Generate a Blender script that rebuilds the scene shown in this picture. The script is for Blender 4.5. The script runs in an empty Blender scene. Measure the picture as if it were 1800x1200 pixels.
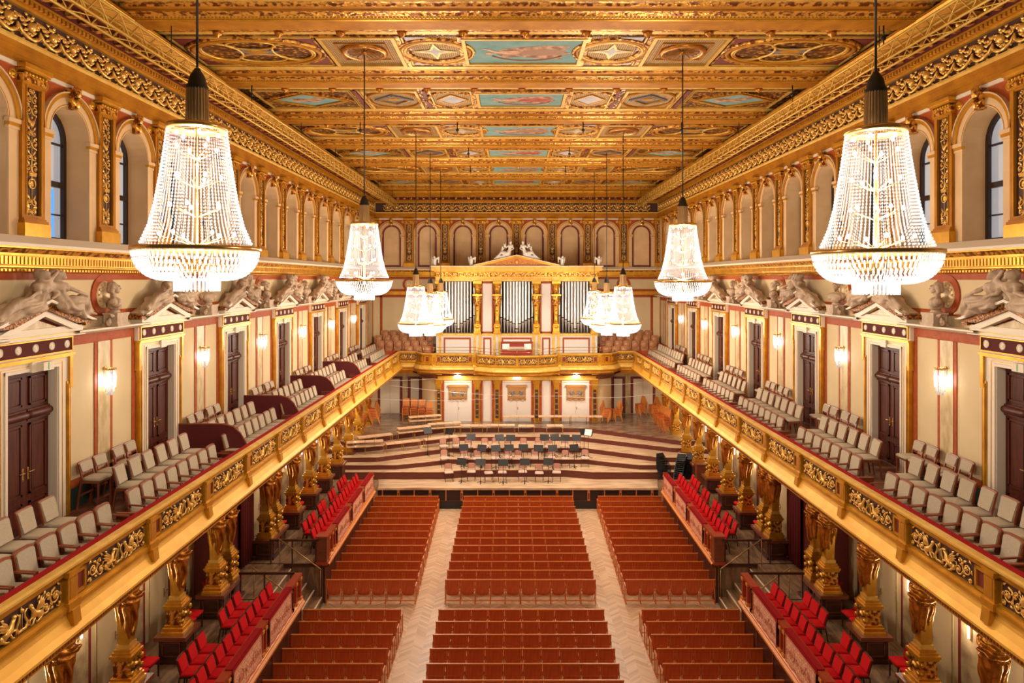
import bpy, bmesh, math, random
from math import sin, cos, pi, radians, sqrt, hypot
from mathutils import Vector, Matrix, noise
random.seed(7)
S = bpy.context.scene
COL = S.collection
# ---------------------------------------------------------------- camera
# hall axis is x = 0, the hall runs along +Y, stalls floor z = 0
cd = bpy.data.cameras.new('camera'); cam = bpy.data.objects.new('camera', cd); COL.objects.link(cam)
cam.location = (-0.3, 0.0, 11.45); cam.rotation_euler = (pi/2, 0, 0)
cd.lens = 24; cd.sensor_width = 36; cd.shift_y = -110/1800; cd.clip_end = 200; cd.clip_start = .1
S.camera = cam
# ---------------------------------------------------------------- world, exposure
w = bpy.data.worlds.new('world'); S.world = w; w.use_nodes = True
w.node_tree.nodes['Background'].inputs[0].default_value = (1.0, .80, .58, 1)
w.node_tree.nodes['Background'].inputs[1].default_value = .07
S.view_settings.view_transform = 'Standard'; S.view_settings.look = 'None'
S.view_settings.gamma = 1; S.view_settings.exposure = -0.05
try:
    S.cycles.max_bounces = 6; S.cycles.diffuse_bounces = 3; S.cycles.glossy_bounces = 2
    S.cycles.transmission_bounces = 3; S.cycles.use_light_tree = True; S.cycles.caustics_reflective = False
    S.cycles.caustics_refractive = False; S.cycles.sample_clamp_indirect = 4
except Exception: pass
def lamp(name, kind, loc, energy, color=(1,.86,.70), size=.2, rot=(0,0,0), parent=None, spot=None):
    l = bpy.data.lights.new(name, kind); l.energy = energy; l.color = color
    if kind == 'AREA': l.shape = 'RECTANGLE'; l.size, l.size_y = size
    else: l.shadow_soft_size = size
    if spot: l.spot_size = spot; l.spot_blend = .6
    o = bpy.data.objects.new(name, l); COL.objects.link(o); o.location = loc; o.rotation_euler = rot
    if parent: o.parent = parent
    return o
E_CH = 950     # watts of one chandelier
E_SC = 9      # one wall sconce
# spotlights that hang from the two lighting trusses (stage light and gallery light)
for s in (-1, 1):
    for y in (30, 33.5, 37):
        lamp('stage_spotlight', 'SPOT', (s*7.6, y, 16.0), 900, (1, .86, .72), .15, (radians(8), s*radians(24), 0), spot=radians(75))
# ---------------------------------------------------------------- materials
MATS = {}
def mat(name, c, rough=.6, metal=0., c2=None, scale=8., detail=3., fac=(.35,.65), bump=0., bscale=None, kind='noise', stretch=(1,1,1), emit=None, spec=.5, coord='Object', sheen=0):
    m = bpy.data.materials.new(name); m.use_nodes = True; nt = m.node_tree; N = nt.nodes; L = nt.links
    b = N['Principled BSDF']; b.inputs['Roughness'].default_value = rough; b.inputs['Metallic'].default_value = metal
    b.inputs['Specular IOR Level'].default_value = spec
    if sheen: b.inputs['Sheen Weight'].default_value = sheen
    b.inputs['Base Color'].default_value = (*c, 1)
    if emit:
        b.inputs['Emission Color'].default_value = (*emit[0], 1); b.inputs['Emission Strength'].default_value = emit[1]
    if c2 or bump:
        tc = N.new('ShaderNodeTexCoord'); mp = N.new('ShaderNodeMapping'); mp.inputs['Scale'].default_value = stretch
        L.new(tc.outputs[coord], mp.inputs[0])
        if kind == 'voro':
            t = N.new('ShaderNodeTexVoronoi'); t.feature = 'SMOOTH_F1'; t.inputs['Scale'].default_value = scale; out = t.outputs['Distance']
            t.inputs['Smoothness'].default_value = .25
        elif kind == 'wave':
            t = N.new('ShaderNodeTexWave'); t.inputs['Scale'].default_value = scale; t.inputs['Distortion'].default_value = 9; t.inputs['Detail'].default_value = 3; out = t.outputs[0]
        elif kind == 'magic':
            t = N.new('ShaderNodeTexMagic'); t.turbulence_depth = 3; t.inputs['Scale'].default_value = scale; t.inputs['Distortion'].default_value = 2.2; out = t.outputs[1]
        else:
            t = N.new('ShaderNodeTexNoise'); t.inputs['Scale'].default_value = scale; t.inputs['Detail'].default_value = detail; out = t.outputs[0]
        L.new(mp.outputs[0], t.inputs[0])
        if c2:
            r = N.new('ShaderNodeValToRGB'); r.color_ramp.elements[0].position = fac[0]; r.color_ramp.elements[1].position = fac[1]
            r.color_ramp.elements[0].color = (*c, 1); r.color_ramp.elements[1].color = (*c2, 1)
            L.new(out, r.inputs[0]); L.new(r.outputs[0], b.inputs['Base Color'])
        if bump:
            bp = N.new('ShaderNodeBump'); bp.inputs['Strength'].default_value = bump; bp.inputs['Distance'].default_value = .03
            if bscale:
                t2 = N.new('ShaderNodeTexNoise'); t2.inputs['Scale'].default_value = bscale; t2.inputs['Detail'].default_value = 2; L.new(mp.outputs[0], t2.inputs[0]); L.new(t2.outputs[0], bp.inputs['Height'])
            else:
                L.new(out, bp.inputs['Height'])
                if kind == 'voro': bp.invert = True
            L.new(bp.outputs[0], b.inputs['Normal'])
    MATS[name] = m
    return m
GOLD = (.78, .40, .035); GOLD2 = (.52, .235, .015)
mat('gold', GOLD, .34, .6, GOLD2, 3, 3, (.3, .75), bump=.05, bscale=16)
mat('gold_pale', (.80, .50, .11), .42, .3, (.68, .38, .06), 4, bump=.1, bscale=40)
mat('gold_fascia', (.84, .46, .06), .5, .3, (.76, .38, .045), 2.5, bump=.04, bscale=14)
mat('gold_orange', (.50, .20, .010), .55, .15, (.38, .135, .007), 2.5, bump=.06, bscale=20, spec=.2)
mat('gold_carved', (.90, .45, .07), .30, .6, (.20, .055, .01), 10, 3, (.44, .57), bump=.9, kind='noise')
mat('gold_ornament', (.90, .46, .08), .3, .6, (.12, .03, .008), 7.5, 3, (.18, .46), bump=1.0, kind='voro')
mat('gold_filigree', (.90, .60, .22), .4, .35, (.14, .06, .03), 11, 3, (.45, .56), bump=.8, kind='magic')
mat('brown_carved', (.48, .18, .03), .4, .4, (.06, .018, .007), 24, 3, (.42, .58), bump=.8)
mat('gold_statue', (.66, .28, .035), .30, .7, (.42, .15, .018), 6, 3, (.35, .7), bump=.25, bscale=22)
mat('dark_ground', (.055, .018, .012), .6)
mat('dark_red_lacquer', (.10, .014, .010), .75, spec=.2)
mat('cream_wall', (.71, .55, .31), .8, 0, (.67, .51, .285), 1.3, 3)
mat('cream_stone', (.78, .52, .27), .75, 0, (.70, .45, .22), 1.5, 3)
mat('cream_trim', (.80, .68, .52), .5)
mat('white_panel', (.80, .73, .66), .5)
mat('red_marble', (.42, .085, .018), .6, 0, (.34, .062, .013), 7, 4, spec=.25)
mat('maroon_marble', (.20, .02, .012), .6, 0, (.15, .018, .012), 7, 4)
mat('yellow_marble', (.66, .50, .27), .4, 0, (.50, .35, .16), 3, 7, (.4, .62), stretch=(2,2,.8))
mat('grey_marble', (.48, .35, .19), .5, 0, (.22, .14, .07), 2.2, 6, (.4, .65))
mat('door_wood', (.105, .021, .009), .42, 0, (.06, .012, .006), 3, 4, stretch=(6,6,.7), spec=.25)
mat('seat_wood', (.56, .095, .018), .38, 0, (.44, .068, .012), 3, 4, stretch=(4,4,1))
mat('seat_wood_edge', (.66, .19, .04), .35)
mat('chair_wood', (.24, .055, .018), .35)
mat('dark_wood', (.085, .026, .014), .4, 0, (.05, .015, .009), 3, 4, stretch=(1,1,4))
mat('brown_wood', (.22, .055, .02), .4, 0, (.16, .04, .014), 3, 4, stretch=(1,1,4))
mat('orange_wood', (.66, .22, .04), .4)
mat('light_wood', (.80, .52, .32), .45)
mat('riser_wood', (.13, .026, .014), .5)
mat('cream_fabric', (.50, .41, .29), .85, 0, (.44, .355, .25), 60, 2, spec=.2)
mat('leather_brown', (.46, .20, .085), .4)
mat('red_velvet', (.30, .004, .006), .85, spec=.15)
mat('red_fabric', (.60, .008, .010), .85, spec=.15)
mat('black_metal', (.012, .012, .013), .4)
mat('steel', (.55, .53, .5), .3, .8)
mat('brass', (.75, .48, .16), .25, .9)
mat('brass_dull', (.55, .34, .14), .35, .6)
mat('cable_black', (.02, .015, .012), .6)
mat('pipe_metal', (.72, .70, .68), .28, .55)
mat('stone_white', (.80, .76, .70), .6, 0, (.70, .64, .57), 5)
mat('stone_warm', (.58, .43, .30), .65, 0, (.46, .32, .21), 5, 4, bump=.25, bscale=18)
mat('glass_blind', (.50, .50, .48), .3, emit=((.55, .68, .85), .30))
mat('glass_blue', (.10, .30, .60), .3, emit=((.06, .35, 1.0), .9))
mat('window_frame', (.03, .015, .012), .4)
mat('tapestry', (.80, .50, .33), .85, 0, (.66, .20, .10), 5.5, 2, (.46, .60), kind='magic')
mat('tapestry_border', (.62, .20, .12), .85)
mat('fringe', (.78, .66, .52), .9)
mat('paper', (.85, .83, .80), .8)
mat('crystal', (.76, .88, 1.0), .12, 0, spec=.8)
mat('bulb', (1, .95, .9), .4, emit=((1, .94, .88), 40))
mat('lamp_glass', (1, .95, .88), .3, emit=((1, .93, .84), 9))
mat('plaque_blue', (.16, .15, .17), .5)
mat('green_sign', (.02, .22, .08), .5, emit=((.03, .5, .15), .3))
mat('balcony_floor', (.20, .075, .035), .45, 0, (.13, .045, .022), 3, 4, stretch=(6,1,1))
mat('landing_floor', (.30, .17, .085), .45, 0, (.13, .07, .035), 1.6, 8, (.38, .66), stretch=(6,1,1))
mat('stage_floor', (.74, .52, .32), .32, 0, (.38, .22, .12), 1.6, 9, (.42, .72), stretch=(.7,5,1))
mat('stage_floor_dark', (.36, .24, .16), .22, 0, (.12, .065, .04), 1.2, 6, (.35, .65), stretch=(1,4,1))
mat('sky_painting', (.17, .31, .30), .8, 0, (.25, .40, .38), 1.6, 4, spec=.15)
mat('figure_brown', (.20, .07, .035), .6, 0, (.55, .30, .16), 4, 4, (.4, .6))
mat('figure_red', (.36, .03, .02), .7, 0, (.42, .09, .04), 4, 4, (.4, .6))
mat('figure_skin', (.68, .42, .26), .6, 0, (.5, .26, .14), 6, 3)
mat('pale_fresco', (.62, .56, .55), .6, 0, (.42, .40, .45), 1.4, 5, (.35, .65))
mat('seat_gap', (.03, .01, .006), .6)
def crystal_setup(nm, clear):
    m = MATS[nm]; nt = m.node_tree; N = nt.nodes; L = nt.links; b = N['Principled BSDF']; out = N['Material Output']
    tr = N.new('ShaderNodeBsdfTranslucent'); tr.inputs[0].default_value = (.76, .88, 1, 1)
    mx = N.new('ShaderNodeMixShader'); mx.inputs[0].default_value = .6
    L.new(b.outputs[0], mx.inputs[1]); L.new(tr.outputs[0], mx.inputs[2])
    tp = N.new('ShaderNodeBsdfTransparent'); m2 = N.new('ShaderNodeMixShader'); m2.inputs[0].default_value = clear
    L.new(mx.outputs[0], m2.inputs[1]); L.new(tp.outputs[0], m2.inputs[2]); L.new(m2.outputs[0], out.inputs[0])
mat('crystal_bead', (.76, .88, 1.0), .12, 0, spec=.8); mat('crystal_lamp', (.8, .9, 1.0), .12, 0, spec=.8)
crystal_setup('crystal', .80); crystal_setup('crystal_bead', .94); crystal_setup('crystal_lamp', .7)
def mathn(N, L, op, a, b=None, c=None):
    n = N.new('ShaderNodeMath'); n.operation = op
    for i, v in enumerate((a, b, c)):
        if v is None: continue
        if isinstance(v, (int, float)): n.inputs[i].default_value = v
        else: L.new(v, n.inputs[i])
    return n.outputs[0]
def parquet():
    m = bpy.data.materials.new('parquet'); m.use_nodes = True; nt = m.node_tree; N = nt.nodes; L = nt.links
    b = N['Principled BSDF']; b.inputs['Roughness'].default_value = .32
    tc = N.new('ShaderNodeTexCoord'); sp = N.new('ShaderNodeSeparateXYZ'); L.new(tc.outputs['Object'], sp.inputs[0])
    x, y = sp.outputs[0], sp.outputs[1]
    u = mathn(N, L, 'DIVIDE', x, .34); fu = mathn(N, L, 'FRACT', u); iu = mathn(N, L, 'FLOOR', u)
    par = mathn(N, L, 'MODULO', mathn(N, L, 'ABSOLUTE', iu), 2)
    # zigzag across strips, planks run diagonally
    zig = mathn(N, L, 'PINGPONG', x, .34)
    v = mathn(N, L, 'DIVIDE', mathn(N, L, 'ADD', y, mathn(N, L, 'MULTIPLY', zig, .8)), .105)
    iv = mathn(N, L, 'FLOOR', v); fv = mathn(N, L, 'FRACT', v)
    cmb = N.new('ShaderNodeCombineXYZ'); L.new(iu, cmb.inputs[0]); L.new(iv, cmb.inputs[1])
    wn = N.new('ShaderNodeTexWhiteNoise'); wn.noise_dimensions = '2D'; L.new(cmb.outputs[0], wn.inputs[0])
    r = N.new('ShaderNodeValToRGB'); r.color_ramp.elements[0].color = (.52, .31, .17, 1); r.color_ramp.elements[1].color = (.74, .50, .31, 1)
    L.new(wn.outputs[0], r.inputs[0])
    edge = mathn(N, L, 'LESS_THAN', fv, .07)
    mx = N.new('ShaderNodeMixRGB'); mx.inputs[2].default_value = (.34, .19, .10, 1); L.new(r.outputs[0], mx.inputs[1]); L.new(mathn(N, L, 'MULTIPLY', edge, .6), mx.inputs[0])
    L.new(mx.outputs[0], b.inputs['Base Color'])
    MATS['parquet'] = m
parquet()
# ---------------------------------------------------------------- mesh builder
class MB:
    def __init__(s): s.v = []; s.f = []; s.m = []; s.sm = []; s.mi = 0; s.T = Matrix.Identity(4); s.smooth = False
    def add(s, vs, fs, smooth=None):
        o = len(s.v); flip = s.T.determinant() < 0
        s.v += [tuple(s.T @ Vector(p)) for p in vs]
        for f in fs:
            s.f.append(tuple(o+i for i in (reversed(f) if flip else f))); s.m.append(s.mi); s.sm.append(s.smooth if smooth is None else smooth)
        return s
    def at(s, loc=(0,0,0), rz=0, sc=(1,1,1), rx=0, ry=0):
        s.T = Matrix.Translation(loc) @ Matrix.Rotation(rz, 4, 'Z') @ Matrix.Rotation(ry, 4, 'Y') @ Matrix.Rotation(rx, 4, 'X') @ Matrix.Diagonal((*sc, 1)); return s
    def box(s, x0, x1, y0, y1, z0, z1):
        return s.add([(x0,y0,z0),(x1,y0,z0),(x1,y1,z0),(x0,y1,z0),(x0,y0,z1),(x1,y0,z1),(x1,y1,z1),(x0,y1,z1)],
                     [(0,3,2,1),(4,5,6,7),(0,1,5,4),(1,2,6,5),(2,3,7,6),(3,0,4,7)], False)
    def beam(s, p, q, w, h=None, up=(0,0,1)):
        h = h or w; p = Vector(p); q = Vector(q); d = (q-p).normalized(); u = Vector(up)
        if abs(d.dot(u)) > .98: u = Vector((0,1,0))
        a = d.cross(u).normalized()*w/2; b = a.cross(d).normalized()*h/2
        vs = [p-a-b,p+a-b,p+a+b,p-a+b,q-a-b,q+a-b,q+a+b,q-a+b]
        return s.add([tuple(x) for x in vs], [(0,3,2,1),(4,5,6,7),(0,1,5,4),(1,2,6,5),(2,3,7,6),(3,0,4,7)], False)
    def prism(s, pts, a0, a1, axis='z', smooth=False):
        # pts ccw in the plane; axis = extrude axis: z:(x,y) y:(x,z) x:(y,z)
        def P(p, a):
            return {'z': (p[0], p[1], a), 'y': (p[0], a, p[1]), 'x': (a, p[0], p[1])}[axis]
        n = len(pts); vs = [P(p, a0) for p in pts] + [P(p, a1) for p in pts]
        s.add(vs, [tuple(reversed(range(n))), tuple(range(n, 2*n))], False)
        o = len(s.v) - 2*n
        flip = s.T.determinant() < 0
        for i in range(n):
            j = (i+1) % n; f = (o+i, o+j, o+n+j, o+n+i); s.f.append(tuple(reversed(f)) if flip else f); s.m.append(s.mi); s.sm.append(smooth)
        return s
    def lathe(s, prof, n=16, c=(0,0,0), smooth=True, a0=0, a1=2*pi, sx=1, sy=1):
        full = abs(a1-a0-2*pi) < 1e-6; k = n if full else n+1; vs = []; fs = []
        for (r, z) in prof:
            for i in range(k):
                a = a0+(a1-a0)*i/n; vs.append((c[0]+r*cos(a)*sx, c[1]+r*sin(a)*sy, c[2]+z))
        for j in range(len(prof)-1):
            for i in range(n):
                i2 = (i+1) % k; fs.append((j*k+i, j*k+i2, (j+1)*k+i2, (j+1)*k+i))
        s.add(vs, fs, smooth)
        return s
    def tube(s, pts, r, n=6, closed=False, smooth=True, cap=True):
        pts = [Vector(p) for p in pts]; m = len(pts); R = r if isinstance(r, (list, tuple)) else [r]*m
        vs = []; fs = []; prev = None
        for i, p in enumerate(pts):
            if closed: d = pts[(i+1) % m]-pts[i-1]
            else: d = pts[min(i+1, m-1)]-pts[max(i-1, 0)]
            d = d.normalized() if d.length > 1e-9 else Vector((0,0,1))
            if prev is None:
                u = Vector((0,0,1)) if abs(d.z) < .9 else Vector((0,1,0)); a = d.cross(u).normalized()
            else:
                a = (prev-d*prev.dot(d)); a = a.normalized() if a.length > 1e-6 else d.orthogonal().normalized()
            prev = a; b = d.cross(a)
            for k in range(n):
                t = 2*pi*k/n; vs.append(tuple(p+a*cos(t)*R[i]+b*sin(t)*R[i]))
        for i in range(m if closed else m-1):
            j = (i+1) % m
            for k in range(n): fs.append((i*n+k, i*n+(k+1) % n, j*n+(k+1) % n, j*n+k))
        if cap and not closed: fs += [tuple(reversed(range(n))), tuple(range((m-1)*n, m*n))]
        return s.add(vs, fs, smooth)
    def ball(s, c, r, n=8, m=5, sc=(1,1,1)):
        prof = [(0.0001*r, -r)]+[(r*cos(-pi/2+pi*j/m), r*sin(-pi/2+pi*j/m)) for j in range(1, m)]+[(0.0001*r, r)]
        vs = []; fs = []
        for (q, z) in prof:
            for i in range(n):
                a = 2*pi*i/n; vs.append((c[0]+q*cos(a)*sc[0], c[1]+q*sin(a)*sc[1], c[2]+z*sc[2]))
        for j in range(len(prof)-1):
            for i in range(n): fs.append((j*n+i, j*n+(i+1) % n, (j+1)*n+(i+1) % n, (j+1)*n+i))
        return s.add(vs, fs, True)
    def octa(s, c, r, h=None):
        h = h or r; x, y, z = c
        return s.add([(x+r,y,z),(x,y+r,z),(x-r,y,z),(x,y-r,z),(x,y,z+h),(x,y,z-h)],
                     [(0,1,4),(1,2,4),(2,3,4),(3,0,4),(1,0,5),(2,1,5),(3,2,5),(0,3,5)], False)
    def sweep(s, prof, x0, x1):
        # prof: list of (y,z) open polyline run along x (a moulding)
        n = len(prof); vs = [(x0, a, b) for a, b in prof]+[(x1, a, b) for a, b in prof]
        fs = [(i, i+1, n+i+1, n+i) for i in range(n-1)]
        if x1 < x0: fs = [tuple(reversed(f)) for f in fs]
        return s.add(vs, fs, False)
    def mesh(s, name, mats):
        me = bpy.data.meshes.new(name); me.from_pydata(s.v, [], s.f)
        for m in mats: me.materials.append(MATS[m])
        me.polygons.foreach_set('material_index', s.m); me.polygons.foreach_set('use_smooth', s.sm); me.update()
        return me
    def build(s, name, mats, parent=None, loc=(0,0,0), rz=0):
        if isinstance(mats, str): mats = [mats]
        return link(name, s.mesh(name, mats), parent, loc, rz)
def link(name, me, parent=None, loc=(0,0,0), rz=0, rx=0, ry=0, sc=None):
    o = bpy.data.objects.new(name, me); COL.objects.link(o); o.location = loc; o.rotation_euler = (rx, ry, rz)
    if sc: o.scale = sc
    if parent: o.parent = parent
    return o
def empty(name, loc=(0,0,0), rz=0):
    o = bpy.data.objects.new(name, None); COL.objects.link(o); o.location = loc; o.rotation_euler = (0,0,rz); o.empty_display_size = .1
    return o
def tag(o, label=None, cat=None, group=None, kind=None):
    if label: o['label'] = label
    if cat: o['category'] = cat
    if group: o['group'] = group
    if kind: o['kind'] = kind
    return o
def struct(o): o['kind'] = 'structure'; return o
def copy_tree(o, parent=None):
    c = o.copy(); COL.objects.link(c); c.parent = parent
    for ch in KIDS.get(o.name, []): copy_tree(ch, c)
    return c
KIDS = {}
def kids(o):
    def walk(p):
        KIDS[p.name] = [c for c in ALLK.get(p.name, [])]
        for c in KIDS[p.name]: walk(c)
    ALLK = {}
    for q in bpy.data.objects:
        if q.parent: ALLK.setdefault(q.parent.name, []).append(q)
    walk(o); return o
ORD = ['first','second','third','fourth','fifth','sixth','seventh','eighth','ninth','tenth','eleventh','twelfth','thirteenth','fourteenth','fifteenth','sixteenth','seventeenth','eighteenth','nineteenth']
TENS = {2:'twenty',3:'thirty',4:'forty',5:'fifty',6:'sixty',7:'seventy'}
TENTH = {2:'twentieth',3:'thirtieth',4:'fortieth',5:'fiftieth',6:'sixtieth',7:'seventieth'}
def ordn(n):
    if n <= 19: return ORD[n-1]
    return TENTH[n//10] if n % 10 == 0 else TENS[n//10]+'-'+ORD[n % 10-1]
# a smooth sculpted body grown from tapered limbs: one continuous surface
def sculpt(name, limbs, voxel, matn, fold=0., fscale=6., smooth_it=3, cloth=None):
    mb = MB()
    for (p, q, r0, r1) in limbs:
        p = Vector(p); q = Vector(q)
        mb.ball(p, r0, 10, 7)
        if (q-p).length > 1e-4:
            mb.ball(q, r1, 10, 7); mb.tube([p, (p+q)/2, q], [r0*.98, (r0+r1)/2, r1*.98], 10)
    me = mb.mesh(name, [matn]); o = bpy.data.objects.new('tmp', me); COL.objects.link(o)
    md = o.modifiers.new('r', 'REMESH'); md.mode = 'VOXEL'; md.voxel_size = voxel; md.use_smooth_shade = True
    ms = o.modifiers.new('s', 'SMOOTH'); ms.iterations = smooth_it; ms.factor = .6
    dg = bpy.context.evaluated_depsgraph_get(); dg.update()
    out = bpy.data.meshes.new_from_object(o.evaluated_get(dg)); out.name = name
    bpy.data.objects.remove(o)
    if fold:
        for v in out.vertices:
            n = v.normal; k = noise.noise(Vector((v.co.x*fscale, v.co.y*fscale, v.co.z*fscale*.35)))
            v.co += n*fold*(abs(k)*2-.6)
    if cloth:
        for v in out.vertices:
            d = cloth(v.co)
            if d: v.co += v.normal*d
    out.materials.clear(); out.materials.append(MATS[matn])
    for p in out.polygons: p.use_smooth = True
    return out
# ================================================================ shared wall ornament
A = 9.55; YE = 45.6; BAY = 4.77; MOD = 2.385
Y0 = 6.0
def spiral(mb, cx, cz, r, turns=1.6, a0=0., d=1, y=0., th=.012, n=16, seg=5):
    pts = []; rr = []
    for i in range(n+1):
        t = i/n; a = a0+d*turns*2*pi*t; q = r*(1-.86*t); pts.append((cx+q*cos(a), y-.012*t, cz+q*sin(a))); rr.append(th*(1.15-.6*t))
    mb.tube(pts, rr, seg, cap=False)
    mb.ball((cx, y-.012, cz), th*2.1, 6, 4)
def leaf(mb, x, z, l, a, w=.02, y=0., t=.012):
    c, s_ = cos(a), sin(a)
    mb.add([(x, y, z), (x+c*l*.45-s_*w, y-t*.4, z+s_*l*.45+c*w), (x+c*l, y, z+s_*l), (x+c*l*.45+s_*w, y-t*.4, z+s_*l*.45-c*w), (x+c*l*.45, y-t*1.6, z+s_*l*.45)],
           [(0,4,1),(1,4,2),(2,4,3),(3,4,0)], True)
def pilaster_ornament():
    mb = MB(); z = 0.; random.seed(3)
    # candelabra: lyre at the foot, medallions, winged figure, mirrored scrolls (height 2.5)
    for k, (zc, r) in enumerate([(.12,.07),(.30,.075),(.95,.085),(1.16,.07),(1.42,.085),(1.62,.06),(2.06,.085),(2.26,.07),(2.42,.045)]):
        for d in (-1, 1):
            spiral(mb, d*r*1.02, zc, r, 1.5, pi/2 if k % 2 else -pi/2, d if k % 2 else -d, 0, .010)
            leaf(mb, d*.05, zc+.07, .1, pi/2-d*.8, .025); leaf(mb, d*.1, zc-.06, .07, -pi/2+d*.7, .02)
    mb.tube([(0, -.004, .02), (0, -.004, 2.5)], .008, 4)
    for d in (-1, 1):
        mb.tube([(d*.02,0,.1),(d*.10,0,.16),(d*.11,0,.28),(d*.06,0,.38),(d*.10,0,.44)], .014, 5)
        mb.tube([(0,0,1.75),(d*.06,0,1.84),(d*.13,0,1.98)], [.03,.022,.006], 5)
        leaf(mb, d*.03, 1.78, .16, pi/2-d*.5, .035)
    mb.ball((0,0,1.80), .035, 6, 4, (1,.5,2)); mb.ball((0,0,1.92), .026, 6, 4)
    mb.lathe([(.085,0),(.10,.0),(.10,-.0)], 10)
    pts = [(.095*cos(a*pi/6), -.01, .66+.095*sin(a*pi/6)) for a in range(12)]; mb.tube(pts, .014, 5, closed=True)
    for a in range(8): leaf(mb, 0, .66, .08, a*pi/4, .016)
    mb.box(-.09,.09,-.03,0,.80,.86)
    return mb.mesh('relief_ornament', ['gold_ornament_plain'])
mat('gold_ornament_plain', (.92, .55, .14), .32, .5, (.80, .42, .08), 14, 2)
ORN = pilaster_ornament()
def pilaster_mesh():
    mb = MB()   # gold 0, dark ground 1, orange 2, carved 3
    # base
    mb.mi = 0; mb.box(-.36,.36,-.20,0,12.25,12.50); mb.mi = 2; mb.box(-.33,.33,-.17,0,12.50,12.56); mb.box(-.31,.31,-.14,0,12.56,12.60)
    # shaft frame
    for x in (-1, 1):
        a, b = sorted((x*.20, x*.31)); mb.mi = 2; mb.box(a,b,-.11,0,12.60,15.12)
        a, b = sorted((x*.195, x*.215)); mb.mi = 0; mb.box(a,b,-.125,-.1,12.66,15.10)
    mb.mi = 2; mb.box(-.20,.20,-.11,0,12.60,12.66); mb.box(-.20,.20,-.11,0,15.08,15.12)
    mb.mi = 1; mb.box(-.20,.20,-.06,0,12.66,15.08)
    # capital
    mb.mi = 0; mb.box(-.33,.33,-.14,0,15.12,15.16); mb.mi = 3; mb.box(-.32,.32,-.13,0,15.16,15.28)
    mb.mi = 0
    for k in range(7): x = -.27+k*.09; mb.ball((x, -.15, 15.315), .036, 6, 4)
    mb.box(-.35,.35,-.14,0,15.28,15.30); mb.box(-.35,.35,-.20,0,15.35,15.40); mb.box(-.38,.38,-.23,0,15.40,15.48)
    for x in (-.2, 0, .2): mb.ball((x, -.13, 15.22), .03, 8, 4, (1,.5,1))
    return mb.mesh('pilaster', ['gold','dark_ground','gold_orange','gold_carved'])
PIL = pilaster_mesh()
def add_pilaster(parent, x):
    p = link('pilaster', PIL, parent, (x, 0, 0)); link('relief_ornament', ORN, p, (0, -.066, 12.61)); return p
def arch_pts(r, zs, n, a0=0., a1=pi): return [(r*cos(a0+(a1-a0)*i/n), zs+r*sin(a0+(a1-a0)*i/n)) for i in range(n+1)]
ZS = 14.41
def ring(mb, r0, r1, zs, y0, y1, n=16, a0=0., a1=pi):
    P = arch_pts(r1, zs, n, a0, a1); Q = arch_pts(r0, zs, n, a0, a1)
    for i in range(n):
        vs = [(P[i][0],y0,P[i][1]),(P[i+1][0],y0,P[i+1][1]),(Q[i+1][0],y0,Q[i+1][1]),(Q[i][0],y0,Q[i][1])]
        vs += [(a, y1, c) for a, b, c in vs]
        mb.add(vs, [(0,1,2,3),(0,4,5,1),(2,6,7,3),(7,6,5,4),(0,3,7,4),(1,5,6,2)], False)
def surround_mesh(ri, blind):
    mb = MB()  # stone 0, gold 1, red 2, trim 3
    for x in (-1, 1):
        a, b = sorted((x*ri, x*.875)); mb.mi = 0; mb.box(a,b,-.05,0,12.25,14.22)
        mb.mi = 0; a, b = sorted((x*(ri-.03), x*.885)); mb.box(a,b,-.07,.0,14.22,14.27); a, b = sorted((x*(ri-.05), x*.90)); mb.box(a,b,-.10,0,14.33,14.41)
        mb.mi = 1; a, b = sorted((x*(ri-.03), x*.89)); mb.box(a,b,-.085,0,14.27,14.33)
    mb.mi = 0; ring(mb, ri, ri+.18, ZS, -.05, 0, 20)
    mb.mi = 1; ring(mb, ri+.02, ri+.035, ZS, -.055, -.045, 20)
    mb.mi = 1; ring(mb, ri+.18, .885, ZS, -.085, 0, 20)
    mb.mi = 0; ring(mb, .885, .915, ZS, -.11, 0, 20)
    # red spandrels
    mb.mi = 2
    for x in (-1, 1):
        pts = [(.9, 15.44), (.9, ZS)]+[(.9*cos(t*pi/16), ZS+.9*sin(t*pi/16)) for t in range(1, 8)]+[(.12, 15.44)]
        pts = [(p[0]*x, p[1]) for p in pts]
        if x > 0: pts = pts[::-1]
        for i in range(len(pts)-2):
            pass
        n = len(pts); c = (x*.86, 15.40)
        vs = [(c[0], -.02, c[1])]+[(p[0], -.02, p[1]) for p in pts]
        mb.add(vs, [(0, i, i+1) for i in range(1, n)], False)
        mb.mi = 1
        mb.T = Matrix.Translation((x*.76, -.02, 15.26)) @ Matrix.Rotation(pi/2, 4, 'X')
        mb.lathe([(.0,.03),(.03,.03),(.04,.01),(.06,.01),(.085,.03),(.10,.0)], 12); mb.T = Matrix.Identity(4)
        mb.mi = 2
    mb.mi = 3; mb.box(-.9,.9,-.06,0,15.40,15.48)
    if blind:
        mb.mi = 4; mb.box(-.40,.40,.10,.13,12.25,12.26)
        ring(mb, .53, .64, ZS, .02, .12, 20)
        for x in (-1, 1): a, b = sorted((x*.53, x*.64)); mb.box(a,b,.02,.12,12.25,ZS)
        mb.box(-.53,.53,.02,.12,12.25,12.35)
    return mb.mesh('arch_surround', ['cream_stone','gold','red_marble','cream_trim','maroon_marble'])
SUR = surround_mesh(.62, False); SURB = surround_mesh(.64, True)
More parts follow.
